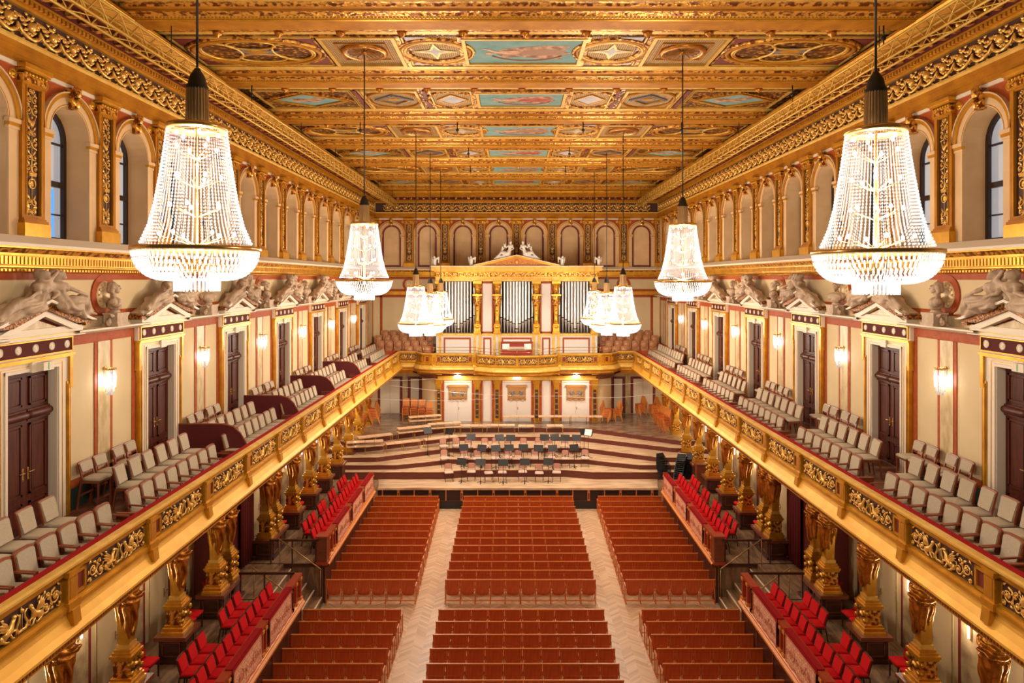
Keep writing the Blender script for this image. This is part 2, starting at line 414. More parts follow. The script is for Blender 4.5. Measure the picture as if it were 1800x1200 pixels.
def keystone_mesh():
    mb = MB(); mb.prism([(-.075,14.98),(.075,14.98),(.12,15.40),(-.12,15.40)], -.16, 0, 'y')
    mb.lathe([(.06,-.12),(.085,-.05),(.085,.05),(.06,.12)], 10, (0,-.18,15.34)); mb.ball((0,-.17,15.1), .085, 10, 6, (1,.8,1.3))
    for x in (-1,1): leaf(mb, 0, 15.0, .2, pi/2+x*.6, .05, -.17, .03); leaf(mb, 0, 15.05, .22, pi/2+x*1.0, .04, -.16, .03)
    return mb.mesh('keystone', ['gold_carved'])
KEY = keystone_mesh()
def add_arch(parent, x, blind=False):
    a = link('arch_surround', SURB if blind else SUR, parent, (x, 0, 0)); link('keystone', KEY, a); return a
def arch_wall(mb, xc, hw, r, z0, z1, zsill, zs, dep, n=12):
    # front plane y = 0 with an arched opening, plus its reveal
    q = lambda x0, x1, a, b: mb.add([(x0,0,a),(x1,0,a),(x1,0,b),(x0,0,b)], [(0,1,2,3)], False)
    q(xc-hw, xc-r, z0, z1); q(xc+r, xc+hw, z0, z1); q(xc-r, xc+r, z0, zsill)
    P = [(xc+a, b) for a, b in arch_pts(r, zs, n)]
    for i in range(n):
        (xa, za), (xb, zb) = P[i+1], P[i]
        mb.add([(xa,0,za),(xb,0,zb),(xb,0,z1),(xa,0,z1)], [(0,1,2,3)], False)
        mb.add([(xa,0,za),(xb,0,zb),(xb,dep,zb),(xa,dep,za)], [(3,2,1,0)], True)
    for x in (xc-r, xc+r): mb.add([(x,0,zsill),(x,0,zs),(x,dep,zs),(x,dep,zsill)], [(0,1,2,3)], False)
    mb.add([(xc-r,0,zsill),(xc+r,0,zsill),(xc+r,dep,zsill),(xc-r,dep,zsill)], [(0,1,2,3)], False)
def rect_wall(mb, x0, x1, z0, z1, y=0.): mb.add([(x0,y,z0),(x1,y,z0),(x1,y,z1),(x0,y,z1)], [(0,1,2,3)], False)
def frieze_motif(mb, x, z, k):
    # mask in a wreath with hanging garlands, .6 wide
    y = -.09; random.seed(11+k % 3)
    mb.ball((x, y-.05, z+.30), .085, 10, 7, (1,.9,1.15)); mb.ball((x, y-.1, z+.28), .022, 6, 4, (1,1,1.5))
    for a in range(10):
        t = a*pi/5; leaf(mb, x+.09*cos(t), z+.31+.10*sin(t), .10, t, .04, y, .05)
    for d in (-1, 1):
        spiral(mb, x+d*.20, z+.38, .085, 1.4, pi/2+(pi if d < 0 else 0), -d, y, .020, 12, 5)
        mb.tube([(x+d*.3,y,z+.30),(x+d*.22,y-.03,z+.14),(x+d*.08,y-.04,z+.08),(x,y-.04,z+.07)], [.015,.035,.045,.03], 6, cap=False)
        spiral(mb, x+d*.22, z+.13, .06, 1.2, 0 if d > 0 else pi, d, y, .016, 10, 5)
        leaf(mb, x+d*.28, z+.48, .12, -pi/2-d*.5, .03, y, .03); leaf(mb, x+d*.05, z+.5, .10, pi/2-d*1.2, .03, y, .03)
        leaf(mb, x+d*.12, z+.05, .09, -d*.3+(0 if d > 0 else pi), .03, y, .03)
    mb.ball((x+.3, y, z+.42), .035, 6, 4); mb.ball((x+.3, y, z+.2), .03, 6, 4, (1,1,1.6))
def entablature(parent, x0, x1, xin0, xin1):
    # x0<x1 local run; continuous mouldings
    mb = MB()
    mb.mi = 0
    mb.sweep([(0,15.48),(-.09,15.48),(-.09,15.60),(-.12,15.61),(-.12,15.73),(-.15,15.74),(-.15,15.82)], x0, x1)
    mb.mi = 1; mb.sweep([(-.15,15.82),(-.20,15.86),(-.20,15.90),(-.06,15.90)], x0, x1)
    mb.build('architrave', ['gold_orange','gold_pale'], parent)
    mb = MB(); mb.mi = 0; mb.sweep([(-.06,15.90),(-.06,16.52)], x0, x1); f = mb.build('frieze', ['dark_ground'], parent)
    mb = MB(); n = int((xin1-xin0)/.6)
    for k in range(n): frieze_motif(mb, xin0+(k+.5)*(xin1-xin0)/n, 15.92, k)
    mb.build('garland_relief', ['gold_ornament_plain'], f)
    mb = MB(); mb.mi = 0
    mb.sweep([(-.06,16.50),(-.14,16.50),(-.14,16.56)], x0, x1)
    mb.mi = 1; mb.sweep([(-.14,16.56),(-.18,16.56),(-.18,16.66),(-.24,16.68),(-.24,16.70)], x0, x1)
    mb.mi = 2; mb.sweep([(-.24,16.70),(-.26,16.84),(-.62,16.86)], x0, x1)
    mb.mi = 1; mb.sweep([(-.62,16.84),(-.62,17.0)], x0, x1); mb.mi = 0; mb.sweep([(-.62,17.0),(-.70,17.03),(-.84,17.12),(-.88,17.18),(-.88,17.24)], x0, x1)
    mb.mi = 0; k = int((x1-x0)/.13)
    for i in range(k): x = x0+(i+.5)*(x1-x0)/k; mb.box(x-.04,x+.04,-.225,-.17,16.575,16.655)
    mb.mi = 3; k = int((xin1-xin0)/.42)
    for i in range(k):
        x = xin0+(i+.5)*(xin1-xin0)/k
        mb.box(x-.08,x+.08,-.55,-.25,16.74,16.84); mb.ball((x,-.52,16.76), .075, 8, 5); mb.ball((x+.21,-.42,16.85), .05, 8, 4, (1,1,.5))
    mb.build('crowning_cornice', ['gold','gold_orange','dark_red_lacquer','gold_carved'], parent)
def ledge(parent, x0, x1):
    mb = MB(); mb.mi = 0; mb.sweep([(0,12.25),(-.22,12.25),(-.40,12.10),(-.40,12.04)], x0, x1)
    mb.mi = 1; mb.sweep([(-.40,12.04),(-.36,12.04),(-.36,12.01)], x0, x1)
    mb.mi = 2; mb.sweep([(-.36,12.01),(-.33,11.99),(-.27,11.92)], x0, x1)
    mb.mi = 1; mb.sweep([(-.27,11.92),(-.27,11.88),(-.24,11.88),(-.20,11.70),(-.24,11.69),(-.24,11.66),(-.12,11.64),(-.12,11.60),(0,11.55)], x0, x1)
    k = int((x1-x0)/.10)
    for i in range(k): x = x0+(i+.5)*(x1-x0)/k; mb.box(x-.032,x+.032,-.25,-.2,11.72,11.86); mb.box(x-.03,x+.03,-.17,-.1,11.59,11.635)
    mb.build('window_ledge', ['cream_trim','gold','gold_carved'], parent)
# ================================================================ doors of the gallery
def leaf_mesh():
    mb = MB(); W = .67; mb.mi = 0
    mb.box(0, W, 0, .05, 0, 3.09)
    def panel(x0, x1, z0, z1):
        for (a,b,c,d) in ((x0,x1,z0,z0+.04),(x0,x1,z1-.04,z1),(x0,x0+.04,z0,z1),(x1-.04,x1,z0,z1)): mb.box(a,b,-.03,0,c,d)
        mb.box(x0+.07, x1-.07, -.02, 0, z0+.07, z1-.07)
    panel(.10, .57, .12, .58); panel(.10, .57, .72, 2.08); panel(.10, .57, 2.42, 2.98)
    mb.T = Matrix.Translation((0,-.03,2.24)) @ Matrix.Rotation(pi/2, 4, 'Y'); mb.lathe([(.0,0),(.075,0),(.085,.1),(.085,W-.1),(.075,W-.01),(0,W)], 12); mb.T = Matrix.Identity(4)
    mb.box(.02,W-.02,-.05,0,2.13,2.16); mb.box(.02,W-.02,-.05,0,2.32,2.35)
    return mb.mesh('door_leaf', ['door_wood'])
LEAF = leaf_mesh()
def handle_mesh():
    mb = MB(); mb.box(-.018,.018,-.02,0,-.12,.12); mb.tube([(0,-.02,.03),(0,-.06,.03),(.13,-.06,.035)], .011, 6); mb.ball((0,-.02,-.1), .016, 6, 4)
    return mb.mesh('handle', ['brass'])
HAND = handle_mesh()
def chevron(mb, hw, zb, za, t, y0, y1):
    k = hw/(za-zb)
    mb.prism([(-hw,zb),(-hw+t*k,zb),(0,za-t),(0,za)], y0, y1, 'y'); mb.prism([(hw,zb),(0,za),(0,za-t),(hw-t*k,zb)], y0, y1, 'y')
def casing_mesh():
    mb = MB(); mb.mi = 0  # white stone casing with gold line, deep jambs
    for x in (-1, 1):
        a, b = sorted((x*.675, x*.95)); mb.box(a,b,-.10,0,6.6,9.86)
        a, b = sorted((x*.675, x*.70)); mb.box(a,b,0,.12,6.6,9.70); a, b = sorted((x*.90, x*1.03)); mb.box(a,b,-.09,0,9.35,9.86)
        a, b = sorted((x*.70, x*.76)); mb.box(a,b,-.13,0,6.6,9.75)
    mb.box(-.95,.95,-.10,0,9.69,9.86); mb.box(-.70,.70,0,.12,9.69,9.72); mb.box(-.76,.76,-.13,0,9.69,9.75); mb.box(-.13,.13,-.17,0,9.67,9.87)
    mb.mi = 1
    for x in (-1, 1): a, b = sorted((x*.83, x*.845)); mb.box(a,b,-.108,-.095,6.6,9.79)
    mb.box(-.83,.83,-.108,-.095,9.785,9.80)
    for x in (-1, 1):
        a, b = sorted((x*.96, x*1.07)); mb.box(a,b,-.12,0,6.6,9.35); a, b = sorted((x*1.03, x*1.12)); mb.box(a,b,-.14,0,9.20,9.90)
        a, b = sorted((x*.985, x*1.01)); mb.box(a,b,-.14,-.1,6.6,9.3)
    mb.box(-1.12,1.12,-.15,0,9.86,9.90); mb.box(-1.14,1.14,-.18,0,9.90,9.94)
    return mb.mesh('door_frame', ['cream_trim','gold'])
CAS = casing_mesh()
def pediment_mesh():
    mb = MB(); mb.mi = 0; mb.box(-1.14,1.14,-.12,0,9.94,10.30); mb.mi = 1; mb.box(-1.08,1.08,-.14,-.1,9.99,10.25)
    mb.mi = 2
    for (a,b,c,d) in ((-1.10,1.10,9.965,9.99),(-1.10,1.10,10.25,10.275)): mb.box(a,b,-.16,-.1,c,d)
    for x in (-1.09,1.065): mb.box(x,x+.025,-.16,-.1,9.97,10.27)
    mb.mi = 3
    for k in range(5):
        mb.T = Matrix.Translation((-.92+k*.46, -.14, 10.12)) @ Matrix.Rotation(pi/2, 4, 'X'); mb.lathe([(0,.018),(.03,.018),(.035,.008),(.055,.008),(.065,.02),(.08,.012),(.082,0)], 16, smooth=False)
    mb.T = Matrix.Identity(4)
    mb.mi = 0; mb.box(-1.28,1.28,-.30,0,10.30,10.36); mb.box(-1.24,1.24,-.27,0,10.36,10.50)
    chevron(mb, 1.42, 10.60, 11.06, .055, -.46, 0)
    mb.mi = 4; chevron(mb, 1.36, 10.55, 11.0, .15, -.38, 0)
    mb.mi = 0; chevron(mb, 1.20, 10.44, 10.86, .13, -.33, 0)
    mb.mi = 1; mb.prism([(-1.0,10.48),(1.0,10.48),(0,10.78)], -.2, 0, 'y')
    mb.mi = 5; mb.prism([(-.6,10.50),(.5,10.50),(-.05,10.66)], -.215, -.19, 'y')
    mb.mi = 2; mb.box(-1.26,1.26,-.31,-.2,10.355,10.368)
    for x in (-1,1): a, b = sorted((x*1.22, x*1.40)); mb.mi = 4; mb.box(a,b,-.34,0,10.48,10.62)
    return mb.mesh('pediment', ['cream_trim','dark_red_lacquer','gold','cream_trim','brown_carved','yellow_marble'])
PED = pediment_mesh()
# ================================================================ side walls
SC_PTS = []
WALLS = {}
for s, side in ((-1, 'left'), (1, 'right')):
    g = -s
    L_ = lambda y: g*y
    mb = MB()
    # gallery zone with door openings
    doors = [13.05+BAY*k for k in range(-1, 7)]
    ys = [Y0]+[v for d in doors for v in (d-.675, d+.675)]+[YE]
    ys = [v for v in ys if v >= Y0]
    def R(y0, y1, z0, z1): a, b = sorted((L_(y0), L_(y1))); rect_wall(mb, a, b, z0, z1)
    for i in range(0, len(ys)-1, 2): R(ys[i], ys[i+1], 5.6, 12.05)
    for d in doors:
        if d-.675 >= Y0: R(d-.675, d+.675, 9.69, 12.05); R(d-.675, d+.675, 5.6, 6.6)
    mb.mi = 1
    wins = [11.8575+MOD*k for k in range(-2, 14)]
    for y in wins: arch_wall(mb, L_(y), MOD/2, .62, 12.05, 17.3, 12.25, ZS, .62)
    R(Y0, wins[0]-MOD/2, 12.05, 17.3); R(wins[-1]+MOD/2, YE, 12.05, 17.3)
    wl = struct(mb.build('wall_'+side, ['cream_wall','cream_stone'], None, (s*A, 0, 0), -s*pi/2))
    WALLS[side] = wl
    a, b = sorted((L_(Y0), L_(YE))); ia, ib = sorted((L_(Y0), L_(YE-.3)))
    entablature(wl, a, b, ia, ib); ledge(wl, a, b)
    for k in range(-1, 14): add_pilaster(wl, L_(13.05+MOD*k))
    for y in wins[1:]: add_arch(wl, L_(y))
    # red marble frames, marble strips, shelf
    mb = MB(); mb.mi = 0; mb.sweep([(0,11.56),(-.02,11.56),(-.02,11.43),(0,11.43)], a, b)
    mb.sweep([(0,10.74),(-.02,10.74),(-.02,10.62),(0,10.62)], a, b)
    ms = MB(); sh = MB(); dd = MB()
    for k in range(-1, 8):
        yc = 15.435+BAY*(k-1); y0 = yc-1.32; y1 = yc+1.32
        if yc+1.32 > YE: y1 = YE
        if yc > YE: continue
        def B(m, ya, yb, z0, z1, d=.02, d0=0.):
            if yb <= ya: return
            p, q = sorted((L_(ya), L_(yb))); m.box(p, q, -d, d0, z0, z1)
        B(mb, y0, y1, 10.05, 10.27)
        for (u, v) in ((-1.32,-1.15),(-.34,-.23),(.23,.34),(1.15,1.32)): B(mb, yc+u, min(yc+v, YE), 7.05, 10.06)
        B(mb, y0, y1, 7.05, 7.22)
        B(ms, yc-.23, min(yc+.23, YE), 7.22, 10.05, .03)
        B(dd, y0, y1, 6.3, 7.05, .03)
        p, q = sorted((L_(y0-.1), L_(min(y1+.1, YE)))); sh.mi = 0; sh.sweep([(0,10.27),(-.12,10.27),(-.34,10.33),(-.38,10.35),(-.38,10.385),(0,10.39)], p, q)
        # red ring of the medallion
        if yc < YE-.5 and k >= 0:
            mb.T = Matrix.Translation((L_(yc), 0, 11.09)) @ Matrix.Rotation(pi/2, 4, 'X'); mb.lathe([(.30,.0),(.30,.035),(.46,.035),(.46,0)], 28, smooth=False); mb.T = Matrix.Identity(4)
    mb.build('red_marble_border', ['red_marble'], wl); ms.build('marble_strip', ['yellow_marble'], wl); sh.build('stone_shelf', ['cream_trim'], wl)
    dd.build('dado', ['green_dado'] if 'green_dado' in MATS else [mat('green_dado', (.03,.05,.045), .4) and 'green_dado'], wl)
DOORN = 0; WINN = 0
def pane_mesh(blue):
    mb = MB(); mb.mi = 0; n = 12; P = arch_pts(.60, ZS, n)
    vs = [(0, .02, 12.9)]+[(-.60,.02,12.25),(.60,.02,12.25)]+[(a,.02,b) for a, b in P]
    mb.add(vs, [(0,1,2)]+[(0,i,i+1) for i in range(2, 3+n)]+[(0,3+n,1)], False)
    if blue: mb.mi = 1; mb.box(.12,.30,.005,.018,12.3,13.35)
    return mb.mesh('glass_pane', ['glass_blind','glass_blue'])
PANE = pane_mesh(False); PANEB = pane_mesh(True)
def winframe_mesh():
    mb = MB(); ring(mb, .52, .62, ZS, -.05, .05, 16)
    for x in (-1,1): a, b = sorted((x*.52, x*.62)); mb.box(a,b,-.05,.05,12.25,ZS)
    mb.box(-.04,.04,-.04,.04,12.25,14.98); mb.box(-.55,.55,-.05,.05,13.40,13.52); mb.box(-.55,.55,-.03,.03,12.80,12.83); mb.box(-.55,.55,-.03,.03,14.30,14.34); mb.box(-.60,.60,-.05,.05,12.25,12.33)
    return mb.mesh('window_frame', ['window_frame'])
WFR = winframe_mesh()
for s, side in ((-1, 'left'), (1, 'right')):
    rz = -s*pi/2
    for k in range(0, 14):
        y = 11.8575+MOD*k
        if k == 0: WINN += 0
        WINN += 1
        f = struct(link('window_%d' % WINN, WFR, None, (s*(A+.50), y, 0), rz)); link('glass_pane', PANEB if (s < 0 and k == 1) else PANE, f)
    for k in range(0, 7):
        y = 13.05+BAY*k; DOORN += 1
        d = struct(link('door_%d' % DOORN, CAS, None, (s*A, y, 0), rz))
        for q in (-1, 1):
            lf = link('door_leaf', LEAF, d, (-.67 if q < 0 else .67, .07, 6.6)); 
            if q > 0: lf.scale = (-1, 1, 1)
            h = link('handle', HAND, lf, (.60, 0, 1.12), sc=(-1,1,1))
        link('pediment', PED, d)
        if k == 0:
            mb = MB(); mb.box(.0,.30,-.30,-.17,9.69,9.85); mb.mi = 1; mb.box(.13,.155,-.304,-.299,9.70,9.84)
            mb.build('exit_sign', ['cream_trim','green_sign'], d)
# ================================================================ end wall
mb = MB(); mb.mi = 1
for k in range(8): arch_wall(mb, -8.3475+MOD*k, MOD/2, .64, 12.05, 17.3, 12.25, ZS, .14)
rect_wall(mb, -9.54, 9.54, 12.05, 15.2, .14)
mb.mi = 0; rect_wall(mb, -9.60, 9.60, 6.0, 12.05)
wb = struct(mb.build('wall_back', ['cream_wall','cream_stone'], None, (0, YE, 0)))
entablature(wb, -9.4, 9.4, -8.9, 8.9); ledge(wb, -9.5, 9.5)
for k in range(-4, 5): add_pilaster(wb, k*MOD)
for k in range(8): add_arch(wb, -8.3475+MOD*k, True)
mb = MB()
for s in (-1, 1):
    B = lambda x0, x1, z0, z1, m=0, d=.02: (setattr(mb, 'mi', m), mb.box(min(s*x0, s*x1), max(s*x0, s*x1), -d, 0, z0, z1))
    B(4.9, 9.4, 11.43, 11.56); B(4.9, 9.4, 10.62, 10.78); B(4.9, 9.4, 10.40, 10.62, 1, .04); B(4.9, 9.4, 10.22, 10.40); B(8.95, 9.12, 7.3, 10.3); B(4.9, 5.1, 7.3, 10.3)
    mb.T = Matrix.Translation((s*7.15, 0, 11.09)) @ Matrix.Rotation(pi/2, 4, 'X'); mb.mi = 0; mb.lathe([(.30,.0),(.30,.035),(.46,.035),(.46,0)], 28, smooth=False); mb.T = Matrix.Identity(4)
mb.build('red_marble_border', ['red_marble','gold'], wb)
# ================================================================ ceiling
ZC = 17.40
mb = MB(); mb.box(-9.6, 9.6, Y0, YE+.3, ZC, ZC+.3)
ceil = struct(mb.build('ceiling', ['gold_ornament']))
BEAMS = [10.66+BAY*k for k in range(-1, 8)]
def beam_mesh():
    mb = MB(); X = 9.0
    mb.T = Matrix.Translation((0,0,0))
    def half(d):
        T = Matrix.Identity(4) if d > 0 else Matrix.Rotation(pi, 4, 'Z')
        mb.T = T
        mb.mi = 0; mb.sweep([(0,17.17),(-.26,17.17)], -X, X)
        mb.mi = 2; mb.sweep([(-.26,17.17),(-.30,17.19),(-.30,17.215)], -X, X)
        mb.mi = 1; mb.sweep([(-.30,17.215),(-.36,17.235),(-.40,17.235)], -X, X); 
        mb.mi = 3; mb.sweep([(-.40,17.235),(-.48,17.27),(-.58,17.27)], -X, X)
        mb.mi = 0; mb.sweep([(-.58,17.27),(-.60,17.31),(-.74,17.31)], -X, X)
        mb.mi = 3; mb.sweep([(-.74,17.31),(-.80,17.35),(-.90,17.35)], -X, X)
        mb.mi = 1; mb.sweep([(-.90,17.35),(-.92,17.37),(-1.12,17.375),(-1.12,17.41)], -X, X)
        mb.mi = 2; n = 220
        for i in range(n): x = -X+(i+.5)*2*X/n; mb.box(x-.025, x+.025, -.365, -.30, 17.205, 17.235)
    half(1); half(-1); mb.T = Matrix.Identity(4)
    return mb.mesh('ceiling_beam', ['gold_orange','gold_pale','gold','gold_carved'])
BM = beam_mesh()
def knob_mesh():
    mb = MB(); mb.lathe([(0,-.13),(.03,-.12),(.05,-.08),(.10,-.06),(.11,-.02),(.07,.0),(.14,.02),(.14,.05)], 12)
    for a in range(6): leaf(mb, 0, 0, .01, 0, .01)
    return mb.mesh('pendant_rosette', ['gold_statue'])
KN = knob_mesh()
for y in BEAMS:
    b = link('ceiling_beam', BM, ceil, (0, y, 0))
    for i in range(-5, 6): link('pendant_rosette', KN, b, (i*1.45, .68, 17.27))
# raised frames
def rframe(mb, cx, cy, hx, hy, w, h=.05, z=ZC):
    for (a,b,c,d) in ((cx-hx-w,cx+hx+w,cy-hy-w,cy-hy),(cx-hx-w,cx+hx+w,cy+hy,cy+hy+w),(cx-hx-w,cx-hx,cy-hy,cy+hy),(cx+hx,cx+hx+w,cy-hy,cy+hy)): mb.box(a,b,c,d,z-h,z)
def oval(mb, cx, cy, rx, ry, t, n=36, z=ZC, a0=0, a1=2*pi, sq=.5):
    full = a1-a0 > 6.2; pts = [(cx+rx*cos(a0+(a1-a0)*i/n), cy+ry*sin(a0+(a1-a0)*i/n), z-.02) for i in range(n if full else n+1)]
    mb.tube(pts, t, 6, closed=full)
def dia(mb, cx, cy, hx, hy, w, h=.05, z=ZC):
    P = [(cx-hx,cy),(cx,cy-hy),(cx+hx,cy),(cx,cy+hy)]
    for i in range(4):
        p, q = P[i], P[(i+1) % 4]; mb.beam((p[0],p[1],z-h/2), (q[0],q[1],z-h/2), w, h)
def poly_flat(mb, pts, z): 
    mb.add([(x,y,z) for x, y in pts], [tuple(reversed(range(len(pts))))], False)
def ell(cx, cy, rx, ry, n=14, a=0.):
    return [(cx+rx*cos(t)*cos(a)-ry*sin(t)*sin(a), cy+rx*cos(t)*sin(a)+ry*sin(t)*cos(a)) for t in [2*pi*i/n for i in range(n)]]
def painting(hx, hy, kind=0):
    # canvas seen from below: pale sky with one draped floating figure, head towards -x
    mb = MB(); mb.mi = 0; poly_flat(mb, [(-hx,-hy),(hx,-hy),(hx,hy),(-hx,hy)], 0)
    k = hx/1.5
    mb.mi = 4; poly_flat(mb, ell(.1*k,-hy*.45,hx*.5,hy*.3), -.002)
    mb.mi = 1
    poly_flat(mb, [(x*k, y*k*1.35) for x, y in [(-.75,.12),(-.5,.38),(-.1,.30),(.35,.42),(1.1,.46),(1.0,.25),(1.3,.1),(1.05,-.05),(1.25,-.32),(.6,-.36),(.1,-.30),(-.3,-.22),(-.62,-.12)]], -.004)
    mb.mi = 2
    poly_flat(mb, [(x*k, y*k) for x, y in [(-.1,.22),(.4,.26),(1.25,.3),(1.0,.1),(1.15,-.12),(.5,-.2),(0,-.12)]], -.006)
    mb.mi = 3
    poly_flat(mb, ell(-.92*k,.15*k,.11*k,.085*k), -.007); poly_flat(mb, [(x*k, y*k) for x, y in [(-.82,.1),(-.5,.2),(-.1,.12),(-.15,-.08),(-.5,-.06),(-.8,.02)]], -.008)
    poly_flat(mb, [(x*k, y*k) for x, y in [(-.7,-.02),(-1.0,-.25),(-1.1,-.22),(-.78,.06)]], -.0085)
    mb.mi = 1; poly_flat(mb, ell(-.95*k,.22*k,.1*k,.05*k), -.009)
    mb.mi = 5
    for r in (0,): 
        pts = [(hx*.7*cos(t)+.1*k, hy*.75*sin(t)) for t in [pi*.15+pi*.7*i/12 for i in range(13)]]
        mb.tube([(x, y, -.005) for x, y in pts], .03*k, 4)
    return mb.mesh('ceiling_painting', ['sky_painting','figure_brown','figure_red' if kind else 'figure_brown2','figure_skin','sky_painting','figure_brown2'])
mat('figure_brown2', (.34, .16, .07), .6, 0, (.30, .16, .10), 5, 4, (.4, .6))
PT = [painting(1.46, .93, 0), painting(1.36, .80, 1)]
def dpaint():
    mb = MB(); mb.mi = 0; poly_flat(mb, [(-1.15,0),(0,-.72),(1.15,0),(0,.72)], 0); mb.mi = 1
    poly_flat(mb, ell(-.15,.05,.5,.2,12,.2), -.003); poly_flat(mb, ell(.3,-.12,.35,.14,12,-.4), -.004); mb.mi = 2; poly_flat(mb, ell(-.45,.18,.12,.09), -.005); poly_flat(mb, ell(.1,.12,.25,.07,10,.3), -.006)
    return mb.mesh('diamond_painting', ['sky_painting','figure_brown','figure_skin'])
DP = dpaint()
def frames_A():
    mb = MB()  # gold_pale 0, gold 1, maroon 2, carved 3, fresco 4, filigree 5, orange 6
    mb.mi = 0; rframe(mb, 0,0,1.47,.94,.09,.07); mb.mi = 3; rframe(mb, 0,0,1.56,1.03,.10,.05)
    for s in (-1, 1):
        # ring with a star beside the painting
        mb.mi = 5; mb.box(s*2.27-.62, s*2.27+.62, -1.1, 1.1, ZC-.012, ZC)
        mb.mi = 0; oval(mb, s*2.3,0,.80,.78,.055); mb.mi = 6; oval(mb, s*2.3,0,.90,.88,.05); mb.mi = 3; oval(mb, s*2.3,0,.72,.70,.04); mb.mi = 3; oval(mb, s*2.3,0,1.0,.97,.05)
        mb.mi = 0
        st = []
        for i in range(16):
            a = i*pi/8; r = (.62 if i % 4 == 0 else (.20 if i % 4 == 2 else .27)); st.append((s*2.3+r*cos(a), r*sin(a)))
        poly_flat(mb, st, ZC-.03); mb.mi = 4; poly_flat(mb, [(s*2.3+(x-s*2.3)*.6, y*.6) for x, y in st], ZC-.035)
        # square with the dish that carries the chandelier
        mb.mi = 0; rframe(mb, s*4.15,0,.86,1.05,.10,.08); mb.mi = 3; rframe(mb, s*4.15,0,.98,1.1,.10,.05); mb.mi = 5; mb.box(s*4.15-.86, s*4.15+.86, -1.05,1.05, ZC-.012, ZC)
        mb.mi = 6; rframe(mb, s*4.15,0,.60,.60,.05,.04)
        # coloured marble strips
        for x, y0, y1 in ((3.10, .25, 1.05),(3.10,-1.05,-.25)): mb.mi = 2; mb.box(min(s*(x-.05),s*(x+.05)), max(s*(x-.05),s*(x+.05)), y0, y1, ZC-.03, ZC); 
        for x in (3.02, 3.20): mb.mi = 0; mb.box(min(s*(x-.02),s*(x+.02)), max(s*(x-.02),s*(x+.02)), -1.08, 1.08, ZC-.05, ZC)
        mb.mi = 4; poly_flat(mb, [(s*2.35,-1.08),(s*2.95,-1.08),(s*2.95,-.72)][::s], ZC-.03); poly_flat(mb, [(s*2.35,1.08),(s*2.95,.72),(s*2.95,1.08)][::s], ZC-.03)
        # big ellipse by the wall
        mb.mi = 6; oval(mb, s*6.95,0,1.62,.98,.07,48); mb.mi = 1; oval(mb, s*6.95,0,1.48,.88,.05,48); mb.mi = 3; oval(mb, s*6.95,0,1.74,1.07,.06,48)
        mb.mi = 0
        for d in (-1, 1):
            oval(mb, s*6.95+d*.92,0,.50,.62,.035,24); oval(mb, s*6.95,d*.88*.55,.62,.30,.03,24)
        mb.mi = 7; poly_flat(mb, [(s*6.95-.62,0),(s*6.95,-.28),(s*6.95+.62,0),(s*6.95,.28)], ZC-.03)
        mb.mi = 8; poly_flat(mb, ell(s*6.95,0,.3,.14), ZC-.033)
        mb.mi = 0; rframe(mb, s*6.95,0,1.78,1.06,.05,.05); mb.mi = 2
        for dx in (-1, 1):
            for dy in (-1, 1):
                P = [(s*6.95+dx*1.76, dy*1.04),(s*6.95+dx*1.05, dy*1.04),(s*6.95+dx*1.76, dy*.42)]
                if dx*dy < 0: P = P[::-1]
                poly_flat(mb, P, ZC-.02)
    return mb.mesh('coffer_moulding', ['gold_pale','gold','maroon_marble','gold_carved','pale_fresco','gold_filigree','gold_orange','plaque_blue','gold'])
def frames_B():
    mb = MB()
    mb.mi = 0; rframe(mb, 0,0,1.37,.81,.09,.07); mb.mi = 3; rframe(mb, 0,0,1.46,.90,.14,.05)
    for s in (-1, 1):
        mb.mi = 5; mb.box(s*2.27-.62, s*2.27+.62, -1.1, 1.1, ZC-.012, ZC)
        mb.mi = 0; rframe(mb, s*2.27,0,.62,1.05,.05,.06); mb.mi = 1; dia(mb, s*2.27,0,.50,.62,.05); mb.mi = 4; poly_flat(mb, [(s*2.27-.48,0),(s*2.27,-.6),(s*2.27+.48,0),(s*2.27,.6)], ZC-.03)
        mb.mi = 3; oval(mb, s*2.27,0,.78,1.02,.06)
        mb.mi = 2
        for y0, y1 in ((.2,1.05),(-1.05,-.2)): a, b = sorted((s*3.05, s*3.16)); mb.box(a,b,y0,y1,ZC-.03,ZC)
        mb.mi = 5; mb.box(s*4.2-.75, s*4.2+.75, -1.1, 1.1, ZC-.012, ZC)
        mb.mi = 0; rframe(mb, s*4.2,0,.80,1.05,.09,.07); mb.mi = 7; dia(mb, s*4.2,0,.62,.60,.06,.06); mb.mi = 1; dia(mb, s*4.2,0,.52,.50,.04,.07); mb.mi = 7; poly_flat(mb, [(s*4.2-.5,0),(s*4.2,-.5),(s*4.2+.5,0),(s*4.2,.5)], ZC-.02)
        mb.mi = 8; poly_flat(mb, ell(s*4.2,0,.2,.16), ZC-.03); mb.mi = 6; oval(mb, s*4.2,0,.86,1.0,.06)
        mb.mi = 2; a, b = sorted((s*5.25, s*5.36)); mb.box(a,b,-1.05,1.05,ZC-.03,ZC); mb.mi = 0
        for x in (5.15, 5.45): a, b = sorted((s*(x-.02), s*(x+.02))); mb.box(a,b,-1.08,1.08,ZC-.05,ZC)
        mb.mi = 1; dia(mb, s*7.0,0,1.26,.80,.07,.07); mb.mi = 3; dia(mb, s*7.0,0,1.45,.95,.10,.05); mb.mi = 0; rframe(mb, s*7.0,0,1.5,1.05,.06,.05)
    return mb.mesh('coffer_moulding', ['gold_pale','gold','maroon_marble','gold_carved','pale_fresco','gold_filigree','gold_orange','plaque_blue','gold'])
FA, FB = frames_A(), frames_B()
